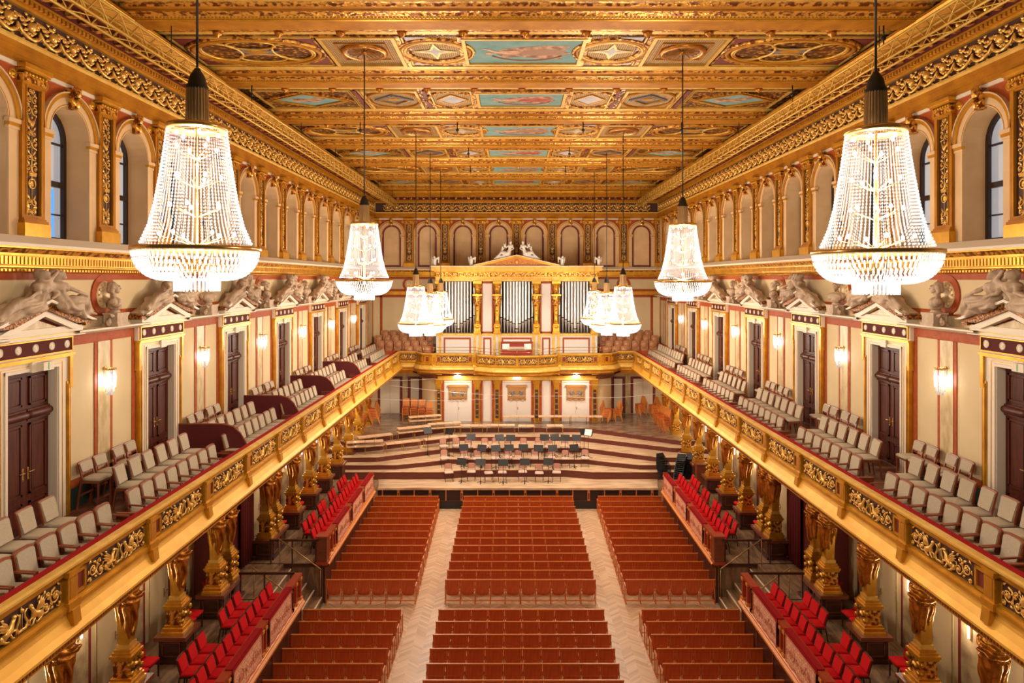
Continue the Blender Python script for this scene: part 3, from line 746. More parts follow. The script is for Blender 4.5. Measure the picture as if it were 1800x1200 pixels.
def dish_mesh():
    mb = MB(); mb.mi = 0; mb.lathe([(.60,0),(.60,-.05),(.52,-.09),(.47,-.05)], 28); mb.mi = 1
    mb.lathe([(.47,-.05),(.40,-.02),(.20,-.005),(.05,-.005)], 28)
    mb.mi = 0
    for i in range(20): a = i*pi/10; mb.beam((.44*cos(a),.44*sin(a),-.045), (.08*cos(a),.08*sin(a),-.02), .02)
    mb.lathe([(.08,0),(.08,-.06),(.03,-.10),(.0,-.10)], 12)
    return mb.mesh('ceiling_dish', ['gold_statue','grey_marble'])
DISH = dish_mesh()
for k in range(-1, 7):
    y = 13.05+BAY*k; tA = (k % 2 == 1)
    # the second, fourth ... bays carry the round dishes
    link('coffer_moulding', FA if tA else FB, ceil, (0, y, 0))
    link('ceiling_painting', PT[0 if tA else 1], ceil, (0, y, ZC-.02))
    for s in (-1, 1):
        if tA: link('ceiling_dish', DISH, ceil, (s*4.15, y, ZC-.02))
        else: link('diamond_painting', DP, ceil, (s*7.0, y, ZC-.03))
# black hooks and hanging points under the beams
def hook_mesh():
    mb = MB(); mb.tube([(0,0,0),(0,0,-.25)], .02, 6); mb.ball((0,0,-.28), .06, 8, 5); mb.tube([(0,0,-.33),(0,0,-.42)], .015, 5); return mb.mesh('ceiling_hook', ['black_metal'])
HK = hook_mesh()
for (x, y, nm) in [(-5.85,24.97,'outer left on the third beam in view'),(-2.3,24.97,'inner left on the third beam in view'),(2.3,24.97,'inner right on the third beam in view'),(5.9,24.97,'outer right on the third beam in view'),(-2.4,34.51,'left on the fifth beam in view'),(2.4,34.51,'right on the fifth beam in view'),(-2.2,29.74,'left on the fourth beam in view'),(2.2,29.74,'right on the fourth beam in view'),(-8.0,20.2,'far left on the second beam in view'),(8.0,20.2,'far right on the second beam in view'),(8.1,15.43,'far right on the nearest beam')]:
    tag(link('ceiling_hook', HK, None, (x, y, 17.17)), 'small black rigging hook under a ceiling beam, '+nm, 'hook', 'black hooks under the ceiling beams')
# ================================================================ lighting trusses
def truss_mesh():
    mb = MB(); r = .17; y0, y1 = 8.0, 44.8
    for (x, z) in ((-r,-r),(r,-r),(-r,r),(r,r)): mb.tube([(x,y0,z),(x,y1,z)], .028, 6)
    n = int((y1-y0)/.34)
    for i in range(n):
        a = y0+i*.34; b = a+.34; d = 1 if i % 2 else -1
        mb.tube([(d*r,a,-r),(-d*r,b,-r)], .014, 4, cap=False); mb.tube([(d*r,a,r),(-d*r,b,r)], .014, 4, cap=False)
        mb.tube([(-r,a,d*r),(-r,b,-d*r)], .014, 4, cap=False); mb.tube([(r,a,d*r),(r,b,-d*r)], .014, 4, cap=False)
    return mb.mesh('lattice', ['gold_pale'])
for s, side in ((-1,'left'),(1,'right')):
    t = tag(empty('lighting_truss', (s*8.0, 0, 16.38)), 'long gold painted lattice truss hung under the ceiling along the %s wall' % side, 'truss')
    link('lattice', bpy.data.meshes.get('lattice') or truss_mesh(), t)
    mb = MB()
    for y in [BEAMS[i] for i in range(1, 9)]: mb.tube([(0,y,.17),(0,y,.785)], .012, 4)
    mb.build('suspension_rods', ['black_metal'], t)
# ================================================================ floors
mb = MB(); mb.box(-6.95, 6.95, Y0, 34.2, -.2, 0)
struct(mb.build('floor', ['parquet']))
for s in (-1, 1):
    for (y0, y1) in ((Y0, 21.4), (24.1, 34.2)):
        mb = MB(); mb.box(min(s*6.98, s*10.4), max(s*6.98, s*10.4), y0, y1, 0, 1.4); mb.mi = 1
        for f in (y0, y1): mb.box(min(s*7.0, s*10.4), max(s*7.0, s*10.4), f-.03 if f == y0 else f-.02, f+.02 if f == y0 else f+.03, 1.30, 1.41)
        if y0 > 20:
            for x in (7.0, 8.05, 9.1): a, b = sorted((s*x, s*(x+.08))); mb.box(a,b,y0-.04,y0,0,1.35)
            a, b = sorted((s*7.0, s*9.2)); mb.box(a,b,y0-.04,y0,0,.12)
        struct(mb.build('floor', ['landing_floor','dark_wood']))
    mb = MB(); a, b = sorted((s*8.35, s*10.4)); mb.box(a, b, 21.44, 24.06, 0, 1.40)
    for i in range(5):
        a, b = sorted((s*(7.0+i*.27), s*8.35)); mb.mi = 0; mb.box(a, b, 21.44, 24.06, i*.25, (i+1)*.25)
        a, b = sorted((s*(6.985+i*.27), s*(7.02+i*.27))); mb.mi = 1; mb.box(a, b, 21.46, 24.04, (i+1)*.25-.03, (i+1)*.25+.006)
    st = struct(mb.build('floor', ['landing_floor','cream_trim']))
# ================================================================ lower side walls behind the columns
COLS = [11.1, 13.45, 15.8, 18.2, 20.55, 21.4, 24.8, 25.6, 27.75, 30.1, 32.4, 34.8, 37.2, 39.6, 42.0]
for s, side in ((-1,'left'),(1,'right')):
    g = -s
    mb = MB(); a, b = sorted((g*Y0, g*YE)); mb.mi = 0; rect_wall(mb, a, b, 0, 6.0)
    wl = struct(mb.build('wall_'+side+'_lower', ['cream_wall'], None, (s*10.4, 0, 0), -s*pi/2))
    mm = MB(); rr = MB()
    for y in COLS:
        if y in (21.4, 24.8): continue
        y2 = y
        a, b = sorted((g*(y2-.38), g*(y2+.38))); mm.box(a, b, -.06, 0, 1.0, 5.8)
        for q in (-1, 1): a, b = sorted((g*(y2+q*.40), g*(y2+q*.50))); rr.box(a, b, -.05, 0, 1.0, 5.8)
    mm.build('grey_marble_strip', ['grey_marble'], wl); rr.build('red_marble_border', ['maroon_marble'], wl)
    ys = [y+1.18 for y in (11.1, 13.45, 15.8, 18.2, 25.6, 27.75, 30.1)]
    for i, y in enumerate(ys):
        DOORN += 1; mb = MB(); mb.mi = 0; mb.box(-.45,.45,-.04,0,1.4,4.0); mb.mi = 1
        for x in (-.45,.425): mb.box(x,x+.025,-.05,-.03,1.4,4.0)
        mb.box(-.45,.45,-.05,-.03,3.975,4.0)
        d = struct(mb.build('door_%d' % DOORN, ['cream_wall','grey_marble'], None, (s*10.4, y, 0), -s*pi/2))
        link('handle', HAND, d, (g*.34, -.03, 2.4))
    # side returns by the stairs, dark curtained doorway
    mb = MB(); mb.mi = 0
    a, b = sorted((s*9.75, s*9.85)); mb.box(a, b, 21.9, 24.4, 1.4, 5.8); mb.mi = 1
    a, b = sorted((s*9.6, s*10.4)); mb.box(a, b, 24.4, 24.6, 1.4, 5.8); mb.box(a, b, 21.7, 21.9, 1.4, 5.8)
    struct(mb.build('trim_%d' % (1 if s < 0 else 2), ['dark_red_lacquer','maroon_marble']))
    for j, (y0, y1) in enumerate(((23.55, 24.35), (21.95, 22.5))):
        mb = MB(); n = 24; P = []
        for i in range(n+1): t = i/n; P.append((y0+(y1-y0)*t, .05*sin(t*pi*8)))
        pts = [(s*(9.62+q), y) for y, q in P]+[(s*(9.66+q), y) for y, q in reversed(P)]
        if s > 0: pts = pts[::-1]
        mb.prism(pts, 1.45, 5.4, 'z', True)
        tag(mb.build('curtain', ['red_curtain' if 'red_curtain' in MATS else (mat('red_curtain', (.14,.008,.008), .8) and 'red_curtain')]), 'dark red curtain at the doorway under the %s gallery, %s of the pair' % (side, 'stage side' if j == 0 else 'nearer'), 'curtain')
# ================================================================ galleries
def relief_panel():
    mb = MB(); mb.mi = 1; mb.box(-.80,.80,.0,.02,0,.36); mb.mi = 0; random.seed(5)
    # lyre
    for d in (-1, 1):
        mb.tube([(0,-.02,.05),(d*.07,-.03,.05),(d*.10,-.03,.12),(d*.055,-.03,.2),(d*.05,-.03,.26),(d*.095,-.03,.30)], [.022,.022,.02,.016,.014,.012], 6)
        for q in (.018,): mb.tube([(d*q,-.02,.08),(d*q,-.02,.27)], .006, 4)
        # griffin: haunch, body, chest, neck, head, beak, wing, legs, tail
        mb.ball((d*.34,-.03,.10), .055, 8, 5, (1.1,.7,1)); mb.ball((d*.21,-.035,.16), .048, 8, 5, (.9,.8,1.2))
        mb.tube([(d*.34,-.03,.11),(d*.28,-.035,.14),(d*.21,-.04,.17),(d*.18,-.04,.24),(d*.155,-.04,.28)], [.05,.05,.045,.028,.026], 6)
        mb.ball((d*.15,-.04,.295), .032, 7, 5); mb.tube([(d*.15,-.04,.295),(d*.11,-.04,.285)], [.018,.004], 5)
        for k, (an, l) in enumerate(((.9,.20),(.65,.22),(.42,.21),(.2,.17))): leaf(mb, d*.25, .19, l, (an if d > 0 else pi-an), .028, -.04, .03)
        mb.tube([(d*.20,-.04,.13),(d*.13,-.045,.12),(d*.12,-.045,.05)], [.02,.015,.012], 5); mb.tube([(d*.23,-.04,.12),(d*.19,-.045,.05),(d*.15,-.045,.03)], [.02,.014,.012], 5)
        mb.tube([(d*.36,-.04,.09),(d*.31,-.045,.04),(d*.25,-.045,.025)], [.028,.016,.012], 5)
        mb.tube([(d*.38,-.03,.12),(d*.44,-.03,.16),(d*.42,-.03,.22),(d*.38,-.03,.2)], [.018,.012,.01,.008], 5)
        # scrolls
        spiral(mb, d*.66, .20, .115, 1.7, pi/2, d, -.015, .015, 22, 5); spiral(mb, d*.47, .12, .085, 1.6, 0 if d > 0 else pi, -d, -.015, .013, 18, 5)
        spiral(mb, d*.50, .27, .055, 1.3, -pi/2, d, -.015, .011, 14, 5); spiral(mb, d*.74, .06, .045, 1.2, pi, d, -.015, .011, 12, 5)
        for k in range(6): a = k*pi/3; leaf(mb, d*.66, .20, .055, a, .014, -.03)
        for k in range(5): a = k*pi*.4; leaf(mb, d*.47, .12, .04, a, .012, -.03)
        for (x, z, a) in ((.56,.05,.4),(.58,.31,-.5),(.42,.31,.9),(.76,.31,2.4),(.60,.09,2.2),(.30,.31,.6),(.38,.25,2.6),(.78,.15,1.8),(.53,.19,1.2)):
            leaf(mb, d*x, z, .075, a if d > 0 else pi-a, .02, -.015, .02)
        mb.ball((d*.115,-.03,.06), .02, 6, 4); mb.ball((d*.28,-.03,.03), .018, 6, 4); mb.ball((d*.57,-.03,.25), .018, 6, 4)
    mb.ball((0,-.03,.31), .03, 6, 4); leaf(mb, 0, .31, .05, pi/2, .02, -.02)
    return mb.mesh('relief_panel', ['gold_ornament_plain','dark_ground'])
RP = relief_panel()
def pier_mesh():
    mb = MB(); mb.mi = 0; mb.box(-.12,.12,-.05,.08,6.40,6.80); mb.box(-.145,.145,-.085,.08,6.28,6.40); mb.box(-.14,.14,-.08,.06,6.80,6.88); mb.mi = 1; mb.box(-.075,.075,-.056,-.05,6.44,6.76)
    mb.mi = 0; mb.prism([(-.10,6.28),(.02,6.28),(.02,6.02),(-.13,6.05)], -.09, .09, 'x')
    for z in (6.905,): mb.lathe([(.0,.02),(.05,.0)], 6, (0,0,z))
    return mb.mesh('pier', ['gold','gold_orange'])
PIERM = pier_mesh()
def small_panel():
    mb = MB(); mb.mi = 0
    for (a,b,c,d) in ((-.14,.14,6.42,6.47),(-.14,.14,6.74,6.79),(-.14,-.09,6.42,6.79),(.09,.14,6.42,6.79)): mb.box(a,b,-.0,.06,c,d)
    mb.mi = 1; mb.box(-.09,.09,.03,.06,6.47,6.74); return mb.mesh('red_panel', ['gold','maroon_marble'])
SP = small_panel()
def parapet_run(parent, x0, x1):
    mb = MB(); f = .0
    mb.mi = 1; mb.sweep([(.13,6.965),(.0,6.965),(-.04,6.945),(-.04,6.91),(.0,6.87)], x0, x1)
    mb.mi = 0; mb.sweep([(.0,6.87),(.0,6.83),(.04,6.82),(.06,6.79),(.06,6.41),(.0,6.40),(.0,6.36),(-.05,6.34),(-.05,6.28),(.0,6.26)], x0, x1)
    mb.mi = 3; mb.sweep([(.0,6.26),(-.02,6.15),(-.08,6.03),(-.17,5.96),(-.17,5.92)], x0, x1)
    mb.mi = 2; mb.sweep([(-.17,5.92),(-.12,5.90),(-.12,5.80),(-.02,5.78),(.4,5.78)], x0, x1)
    mb.mi = 3; mb.sweep([(.4,5.78),(3.2,5.78)], x0, x1) if False else None
    mb.mi = 0
    for a, b, z0, z1 in ((x0, x1, 6.80, 6.815),): mb.box(a, b, .02, .05, z0, z1)
    n = int(abs(x1-x0)/.07); mb.mi = 4
    for i in range(n): x = x0+(i+.5)*(x1-x0)/n; mb.box(x-.018, x+.018, -.127, -.1, 5.83, 5.87)
    r = mb.build('moulding', ['gold','gold_pale','gold_orange','gold_fascia','brown_wood'], parent)
    mb = MB(); mb.box(x0, x1, .12, .25, 6.93, 6.975); mb.build('velvet_rail', ['red_velvet'], parent)
    mb = MB(); mb.box(x0, x1, .10, .26, 6.3, 6.93); mb.build('inner_board', ['brown_wood'], parent)
for s, side in ((-1,'left'),(1,'right')):
    g = -s
    P = tag(empty('gallery_parapet', (s*7.25, 0, 0), -s*pi/2), 'long gilded balcony parapet of the %s gallery with griffin reliefs and red velvet rail' % side, 'balcony parapet')
    a, b = sorted((g*Y0, g*42.42)); parapet_run(P, a, b)
    for k in range(-2, 13):
        y = 13.12+MOD*k
        if y < Y0+.2: continue
        link('pier', PIERM, P, (g*y, 0, 0)); link('red_panel', SP, P, (g*(y+.28), 0, 0)); 
        if y+2.2 < 42.5: link('relief_panel', RP, P, (g*(y+1.35), .045, 6.405), sc=(1.09,1,1.07))
    # floor slab of the gallery, stepped
    mb = MB(); mb.mi = 0
    a, b = sorted((s*7.3, s*9.60)); mb.box(a, b, Y0, YE, 5.80, 6.30)
    a, b = sorted((s*8.05, s*9.60)); mb.box(a, b, Y0, YE, 6.30, 6.60)
    mb.mi = 1; a, b = sorted((s*7.3, s*10.5)); mb.box(a, b, Y0, YE, 5.76, 5.80)
    struct(mb.build('floor', ['balcony_floor','gold_orange']))
# ---- choir gallery in front of the organ
G = tag(empty('organ_gallery_parapet', (0, 42.0, 0)), 'bowed gilded balcony parapet in front of the organ with scroll reliefs', 'balcony parapet')
def plan(s):
    P = [(7.25,42.42),(6.25,42.42),(6.12,41.9),(5.75,41.35),(5.1,41.10),(2.45,41.10),(2.35,40.55),(1.3,39.95),(.0,39.75)]
    return [(-x, y) for x, y in P] if s < 0 else P
PL = plan(-1)+plan(1)[::-1][1:]
for i in range(len(PL)-1):
    (xa, ya), (xb, yb) = PL[i], PL[i+1]; d = hypot(xb-xa, yb-ya); an = math.atan2(yb-ya, xb-xa)
    e = empty('segment', (xa, ya-42.0, 0), an); e.parent = G
    bpy.data.objects.remove(e)
    T = Matrix.Translation((xa, ya-42.0, 0)) @ Matrix.Rotation(an, 4, 'Z')
    mb = MB(); mb.T = T; e = .03
    mb.mi = 1; mb.sweep([(.13,6.965),(.0,6.965),(-.04,6.945),(-.04,6.91),(.0,6.87)], -e, d+e)
    mb.mi = 0; mb.sweep([(.0,6.87),(.0,6.83),(.04,6.82),(.06,6.79),(.06,6.41),(.0,6.40),(.0,6.36),(-.05,6.34),(-.05,6.28),(.0,6.26)], -e, d+e)
    mb.mi = 1; mb.sweep([(.0,6.26),(-.08,6.20),(-.18,6.10),(-.20,6.02),(-.14,5.95)], -e*3, d+e*3)
    mb.mi = 2; mb.sweep([(-.14,5.95),(-.08,5.92),(-.10,5.80),(.1,5.72),(.5,5.70)], -e*3, d+e*3)
    mb.mi = 3; mb.box(-e, d+e, .08, .22, 6.3, 6.975)
    mb.build('moulding', ['gold','gold_pale','gold_orange','brown_wood'], G)
    def lk(nm, me, x, y, z, sx=1.): 
        v = T @ Vector((x, y, z)); o = link(nm, me, G, v, an)
        if sx != 1.: o.scale = (sx, 1, 1)
    if d > 2: lk('pier', PIERM, .12, 0, 0); lk('relief_panel', RP, d/2, .045, 6.42, 1.0); lk('pier', PIERM, d-.12, 0, 0); lk('red_panel', SP, .38, 0, 0); lk('red_panel', SP, d-.38, 0, 0)
    elif d > .9: lk('relief_panel', RP, d/2, .045, 6.42, min(.62*d, .72) if d < 1.25 else .70)
    elif d > .55: lk('red_panel', SP, d/2, 0, 0)
def polyfloor(name, pts, z0, z1, m, kind='structure'):
    mb = MB(); mb.prism(pts, z0, z1, 'z'); o = mb.build(name, [m] if isinstance(m, str) else m); o['kind'] = kind; return o
CG = [(x, y+.1) for x, y in PL]+[(7.3, YE), (-7.3, YE)]
polyfloor('floor', CG, 5.80, 6.28, 'balcony_floor'); 
# guard rail of thin brass rods above the parapet
mb = MB()
for z in (7.13, 7.32): mb.tube([(x*.985, y-42+.12, z) for x, y in PL[2:-2]], .012, 4)
for (x, y) in PL[2:-2]: mb.tube([(x*.985, y-42+.12, 6.95),(x*.985, y-42+.12, 7.33)], .014, 4)
tag(mb.build('guard_rail', ['brass'], None, (0, 42, 0)), 'thin brass guard rail on top of the organ balcony parapet', 'rail')
# ================================================================ stage
LV = [(2.50, [(4.28,41.0),(9.1,37.8),(10.3,37.6)]), (2.24, [(3.6,39.95),(8.45,37.35),(10.3,37.0)]), (1.97, [(3.8,38.36),(7.54,36.35),(10.3,36.3)]),
      (1.70, [(3.7,36.96),(4.7,36.5),(6.4,35.85),(10.3,35.8)]), (1.44, [(2.5,35.86),(3.95,35.45),(9.0,35.45),(10.3,35.6)])]
stg = tag(empty('stage_platform', (0, 34.0, 0)), 'wooden orchestra stage with dark red risers climbing towards the organ', 'stage')
mb = MB(); mb.mi = 0; mb.box(-10.38, 10.38, 34.22, 45.5, 1.0, 1.05)
mb.T = Matrix.Translation((0,-34,0))
mb.v = []; mb.f = []; mb.m = []; mb.sm = []
mb.box(-7.0, 7.0, 33.95, 45.38, .95, 1.05); 
for s in (-1, 1): mb.box(min(s*7,s*10.38), max(s*7,s*10.3), 34.22, 45.38, .95, 1.05)
mb.mi = 1; mb.box(-6.98, 6.98, 34.02, 34.1, 0, .95)
mb.build('deck', ['stage_floor','seat_gap'], stg)
mb = MB(); mb.T = Matrix.Translation((0,-34,0))
for i in range(18):
    x = -6.75+i*.79; w = .06 if i % 2 else .025
    mb.mi = 0; mb.box(x-w, x+w, 33.97, 34.03, .42, .95)
    if i % 2: mb.mi = 1; mb.box(x-.03, x+.03, 33.96, 33.98, .5, .8)
mb.mi = 1; mb.box(-6.9, 6.9, 33.98, 34.03, .38, .43); mb.mi = 2; mb.box(-6.9, 6.9, 33.99, 34.03, 0, .38)
mb.build('front_panel', ['seat_wood_edge','dark_wood','black_metal'], stg)
prev = 1.05
for z, pts in reversed(LV):
    pl = [(-x, y) for x, y in reversed(pts)]+pts+[(10.3, 45.38), (-10.3, 45.38)]
    mb = MB(); mb.T = Matrix.Translation((0,-34,0)); mb.mi = 1; mb.prism(pl, prev, z-.03, 'z')
    mb.mi = 0; q = [(x, y-(.02 if i < len(pl)-2 else 0)) for i, (x, y) in enumerate(pl)]; mb.prism(q, z-.03, z, 'z')
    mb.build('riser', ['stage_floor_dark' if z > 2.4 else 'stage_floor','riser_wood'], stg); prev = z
# ================================================================ caryatid columns
def caryatid_figure():
    L = [((0,0,3.22),(0,-.01,3.30),.10,.115), ((0,-.02,3.26),(0,-.04,3.16),.085,.07), ((0,0,3.10),(0,0,2.98),.065,.08),
         ((-.20,0,2.90),(.20,0,2.90),.085,.085), ((0,0,2.86),(0,-.02,2.62),.17,.15), ((-.09,-.10,2.74),(-.09,-.10,2.72),.075,.075), ((.09,-.10,2.74),(.09,-.10,2.72),.075,.075),
         ((0,0,2.6),(0,0,2.40),.15,.19), ((-.16,-.02,2.38),(.16,-.02,2.38),.12,.12), ((0,-.03,2.36),(0,-.02,2.0),.19,.15), ((0,-.03,2.0),(0,-.04,1.62),.14,.07),
         ((-.26,0,2.88),(-.30,-.02,2.56),.06,.05), ((.26,0,2.88),(.30,-.02,2.56),.06,.05), ((-.30,-.02,2.56),(-.20,-.12,2.40),.05,.05), ((.30,-.02,2.56),(.20,-.12,2.40),.05,.05),
         ((-.20,-.08,2.36),(-.17,-.10,1.75),.07,.035), ((.20,-.08,2.36),(.16,-.10,1.9),.07,.03), ((-.2,-.1,2.42),(.2,-.16,2.26),.06,.06), ((-.14,-.14,2.30),(.12,-.14,2.05),.05,.06), ((.14,-.12,2.1),(-.06,-.14,1.8),.05,.04)]
    L = [((a[0], a[1], a[2]-.28), (b[0], b[1], b[2]-.28), r, q) for a, b, r, q in L]
    L += [((0,-.02,2.10),(0,-.03,1.80),.26,.24), ((0,-.03,1.80),(0,-.06,1.35),.22,.15), ((-.17,-.10,2.1),(-.15,-.14,1.10),.12,.04), ((.17,-.1,2.1),(.15,-.12,1.30),.12,.045), ((-.02,-.2,2.0),(-.03,-.18,1.15),.11,.04), ((0,.1,2.0),(0,.12,1.4),.18,.08), ((-.24,-.12,2.16),(.2,-.24,1.98),.07,.07), ((.0,-.26,2.06),(.02,-.26,2.02),.09,.08)]
    def cl(c):
        if c.z > 2.2: return .008*sin(c.z*50+c.x*20) if c.z < 2.45 else 0
        a = math.atan2(c.y, c.x); return .030*sin(a*8+4*noise.noise(Vector((c.x*3, c.y*3, c.z*2)))+c.z*2.5) if c.z < 1.9 else .022*sin(c.z*42+a*2.2+3*noise.noise(c*3))
    return sculpt('figure', L, .024, 'gold_statue', .008, 9., 2, cl)
CARY = caryatid_figure()
def cary_shaft():
    mb = MB(); mb.mi = 0
    def fr(a, b, z0, z1): 
        vs = [(-a,-a,z0),(a,-a,z0),(a,a,z0),(-a,a,z0),(-b,-b,z1),(b,-b,z1),(b,b,z1),(-b,b,z1)]
        mb.add(vs, [(0,3,2,1),(4,5,6,7),(0,1,5,4),(1,2,6,5),(2,3,7,6),(3,0,4,7)], False)
    fr(.125, .15, .95, 2.45); mb.mi = 1; mb.box(-.155,.155,-.155,.155,.86,.95); mb.mi = 0; mb.box(-.19,.19,-.19,.19,.80,.86)
    # capital and abacus over the head
    mb.mi = 1; mb.lathe([(.11,3.08),(.13,3.16),(.17,3.3),(.24,3.44),(.26,3.46)], 12); mb.box(-.27,.27,-.27,.27,3.46,3.54); mb.box(-.32,.32,-.32,.32,3.54,3.68)
    return mb.mesh('shaft', ['gold','gold_pale'])
CSH = cary_shaft()
def cary_base():
    mb = MB(); mb.mi = 0; mb.box(-.27,.27,-.27,.27,.06,.16); mb.box(-.24,.24,-.24,.24,.16,.22); mb.mi = 1; mb.box(-.20,.20,-.20,.20,.22,.62)
    mb.mi = 0; mb.box(-.23,.23,-.23,.23,.62,.68); mb.box(-.26,.26,-.26,.26,.68,.74); mb.box(-.22,.22,-.22,.22,.74,.80); mb.box(-.30,.30,-.30,.30,0,.06)
    for s in (-1, 1):
        for (z, r) in ((.54,.07),(.33,.055)):
            mb.T = Matrix.Translation((s*.21,-.2,z)) @ Matrix.Rotation(pi/2, 4, 'X'); mb.lathe([(.0,-.06),(r,-.06),(r,.06),(.0,.06)], 10)
        mb.T = Matrix.Identity(4)
    mb.mi = 1; mb.ball((0,-.2,.42), .09, 8, 5, (1.4,.6,1)); 
    for s in (-1,1): leaf(mb, s*.05, .42, .16, pi/2-s*1.2, .05, -.22, .03)
    return mb.mesh('base', ['gold','gold_carved'])
CBS = cary_base()
def cary_ped(h):
    mb = MB(); mb.mi = 0; mb.box(-.40,.40,-.40,.40,-h,-h+.1); mb.box(-.33,.33,-.33,.33,-h+.1,-.10); mb.mi = 1; mb.box(-.42,.42,-.42,.42,-.10,0)
    for a in range(4):
        mb.T = Matrix.Rotation(a*pi/2, 4, 'Z'); mb.mi = 1
        for (x0,x1,z0,z1) in ((-.24,.24,-.18,-.15),(-.24,.24,-h+.16,-h+.19),(-.24,-.21,-h+.16,-.15),(.21,.24,-h+.16,-.15)): mb.box(x0,x1,-.35,-.32,z0,z1)
    mb.T = Matrix.Identity(4)
    return mb.mesh('pedestal', ['dark_wood','brown_wood'])
CPD = cary_ped(.70); CPD2 = cary_ped(1.05)
for s, side in ((-1,'left'),(1,'right')):
    for i, y in enumerate(COLS):
        stagey = y > 38; z = 2.1 if not stagey else 2.5
        e = tag(empty('caryatid_column', (s*9.22, y, z), -s*pi/2), 'gilded draped caryatid column under the %s gallery, %s from the organ end' % (side, ordn(len(COLS)-i)), 'column', 'gilded caryatid columns')
        k = 1 if not stagey else 3.25/3.68
        for nm, me in (('figure', CARY), ('shaft', CSH), ('base', CBS)): link(nm, me, e, sc=(1,1,k))
        if not stagey: link('pedestal', CPD if y < 34 else CPD2, e)
# beam that the columns carry
for s in (-1, 1):
    mb = MB(); a, b = sorted((s*8.95, s*9.5)); mb.box(a, b, Y0, YE-.4, 5.755, 5.765); struct(mb.build('trim_%d' % (3 if s < 0 else 4), ['gold_orange']))
# ================================================================ lower organ screen
YS = 42.95
SCX = [-4.9,-2.49,-1.24,1.24,2.49,4.9]
scr = tag(empty('organ_screen', (0, YS, 2.5)), 'white panelled screen below the organ with gilded pilasters and three double doors', 'screen')
mb = MB(); mb.box(-5.0,5.0,0,.3,0,3.4); mb.build('wall_panel', ['white_panel'], scr)
mb = MB(); mb.mi = 1
for i, x in enumerate(SCX):
    for d in (-1, 1): a, b = sorted((x+d*.19, x+d*.34)); mb.box(max(a,-5.05),min(b,5.05),-.04,0,0,2.62)
mb.box(-5,5,-.04,0,2.55,2.66); mb.build('red_frame', ['maroon_marble','red_marble'], scr)
def scr_pil():
    mb = MB(); mb.mi = 0; mb.box(-.19,.19,-.12,0,0,.12); mb.box(-.17,.17,-.09,0,.12,2.1); mb.mi = 1; mb.box(-.10,.10,-.095,-.05,.2,2.0)
    mb.mi = 0; mb.box(-.18,.18,-.12,0,2.08,2.14); mb.prism([(-.15,2.14),(.15,2.14),(.23,2.5),(-.23,2.5)], -.14, 0, 'y'); mb.mi = 0; mb.box(-.25,.25,-.18,0,2.5,2.58)
    for s in (-1,1): spiral(mb, s*.17, 2.44, .065, 1.3, 0, s, -.15, .018, 12)
    mb.mi = 2
    for z in (.4,.75,1.1,1.45,1.8):
        for s in (-1,1): spiral(mb, s*.05, z, .045, 1.3, pi/2, s, -.10, .008, 10, 4)
    return mb.mesh('pilaster', ['gold','dark_ground','gold_ornament_plain'])
SPM = scr_pil()
for x in SCX: link('pilaster', SPM, scr, (x, 0, 0))
mb = MB(); mb.mi = 0; mb.box(-5.1,5.1,-.2,.0,2.60,2.80); mb.mi = 1; mb.box(-5.15,5.15,-.26,.0,2.80,2.90); mb.mi = 2; mb.box(-5.0,5.0,-.05,0.0,2.9,3.28)
mb.mi = 0
for x in SCX: mb.box(x-.2,x+.2,-.3,0,2.95,3.2); mb.box(x-.26,x+.26,-.4,0,3.15,3.25)
for s in (-1,1):
    for q in (0,1): pass
mb.build('entablature', ['gold_pale','gold','maroon_marble'], scr)
mb = MB()
for x in (-3.7, 0, 3.7):
    for (a,b,c,d) in ((-.95,.95,2.42,2.44),(-.95,-.93,0,2.44),(.93,.95,0,2.44),(-.006,.006,0,1.6)): mb.box(x+a,x+b,-.012,0,c,d)
for x in (-1.87, 1.87):
    for (a,b) in ((-.22,-.21),(.21,.22)): mb.box(x+a,x+b,-.012,0,0,2.3)
mb.build('door_groove', ['grey_marble'], scr)
for x in (-3.7, 0, 3.7): mb = MB(); mb.box(x-.015+.06,x+.015+.06,-.06,0,.75,.9); mb.build('handle', ['brass'], scr)
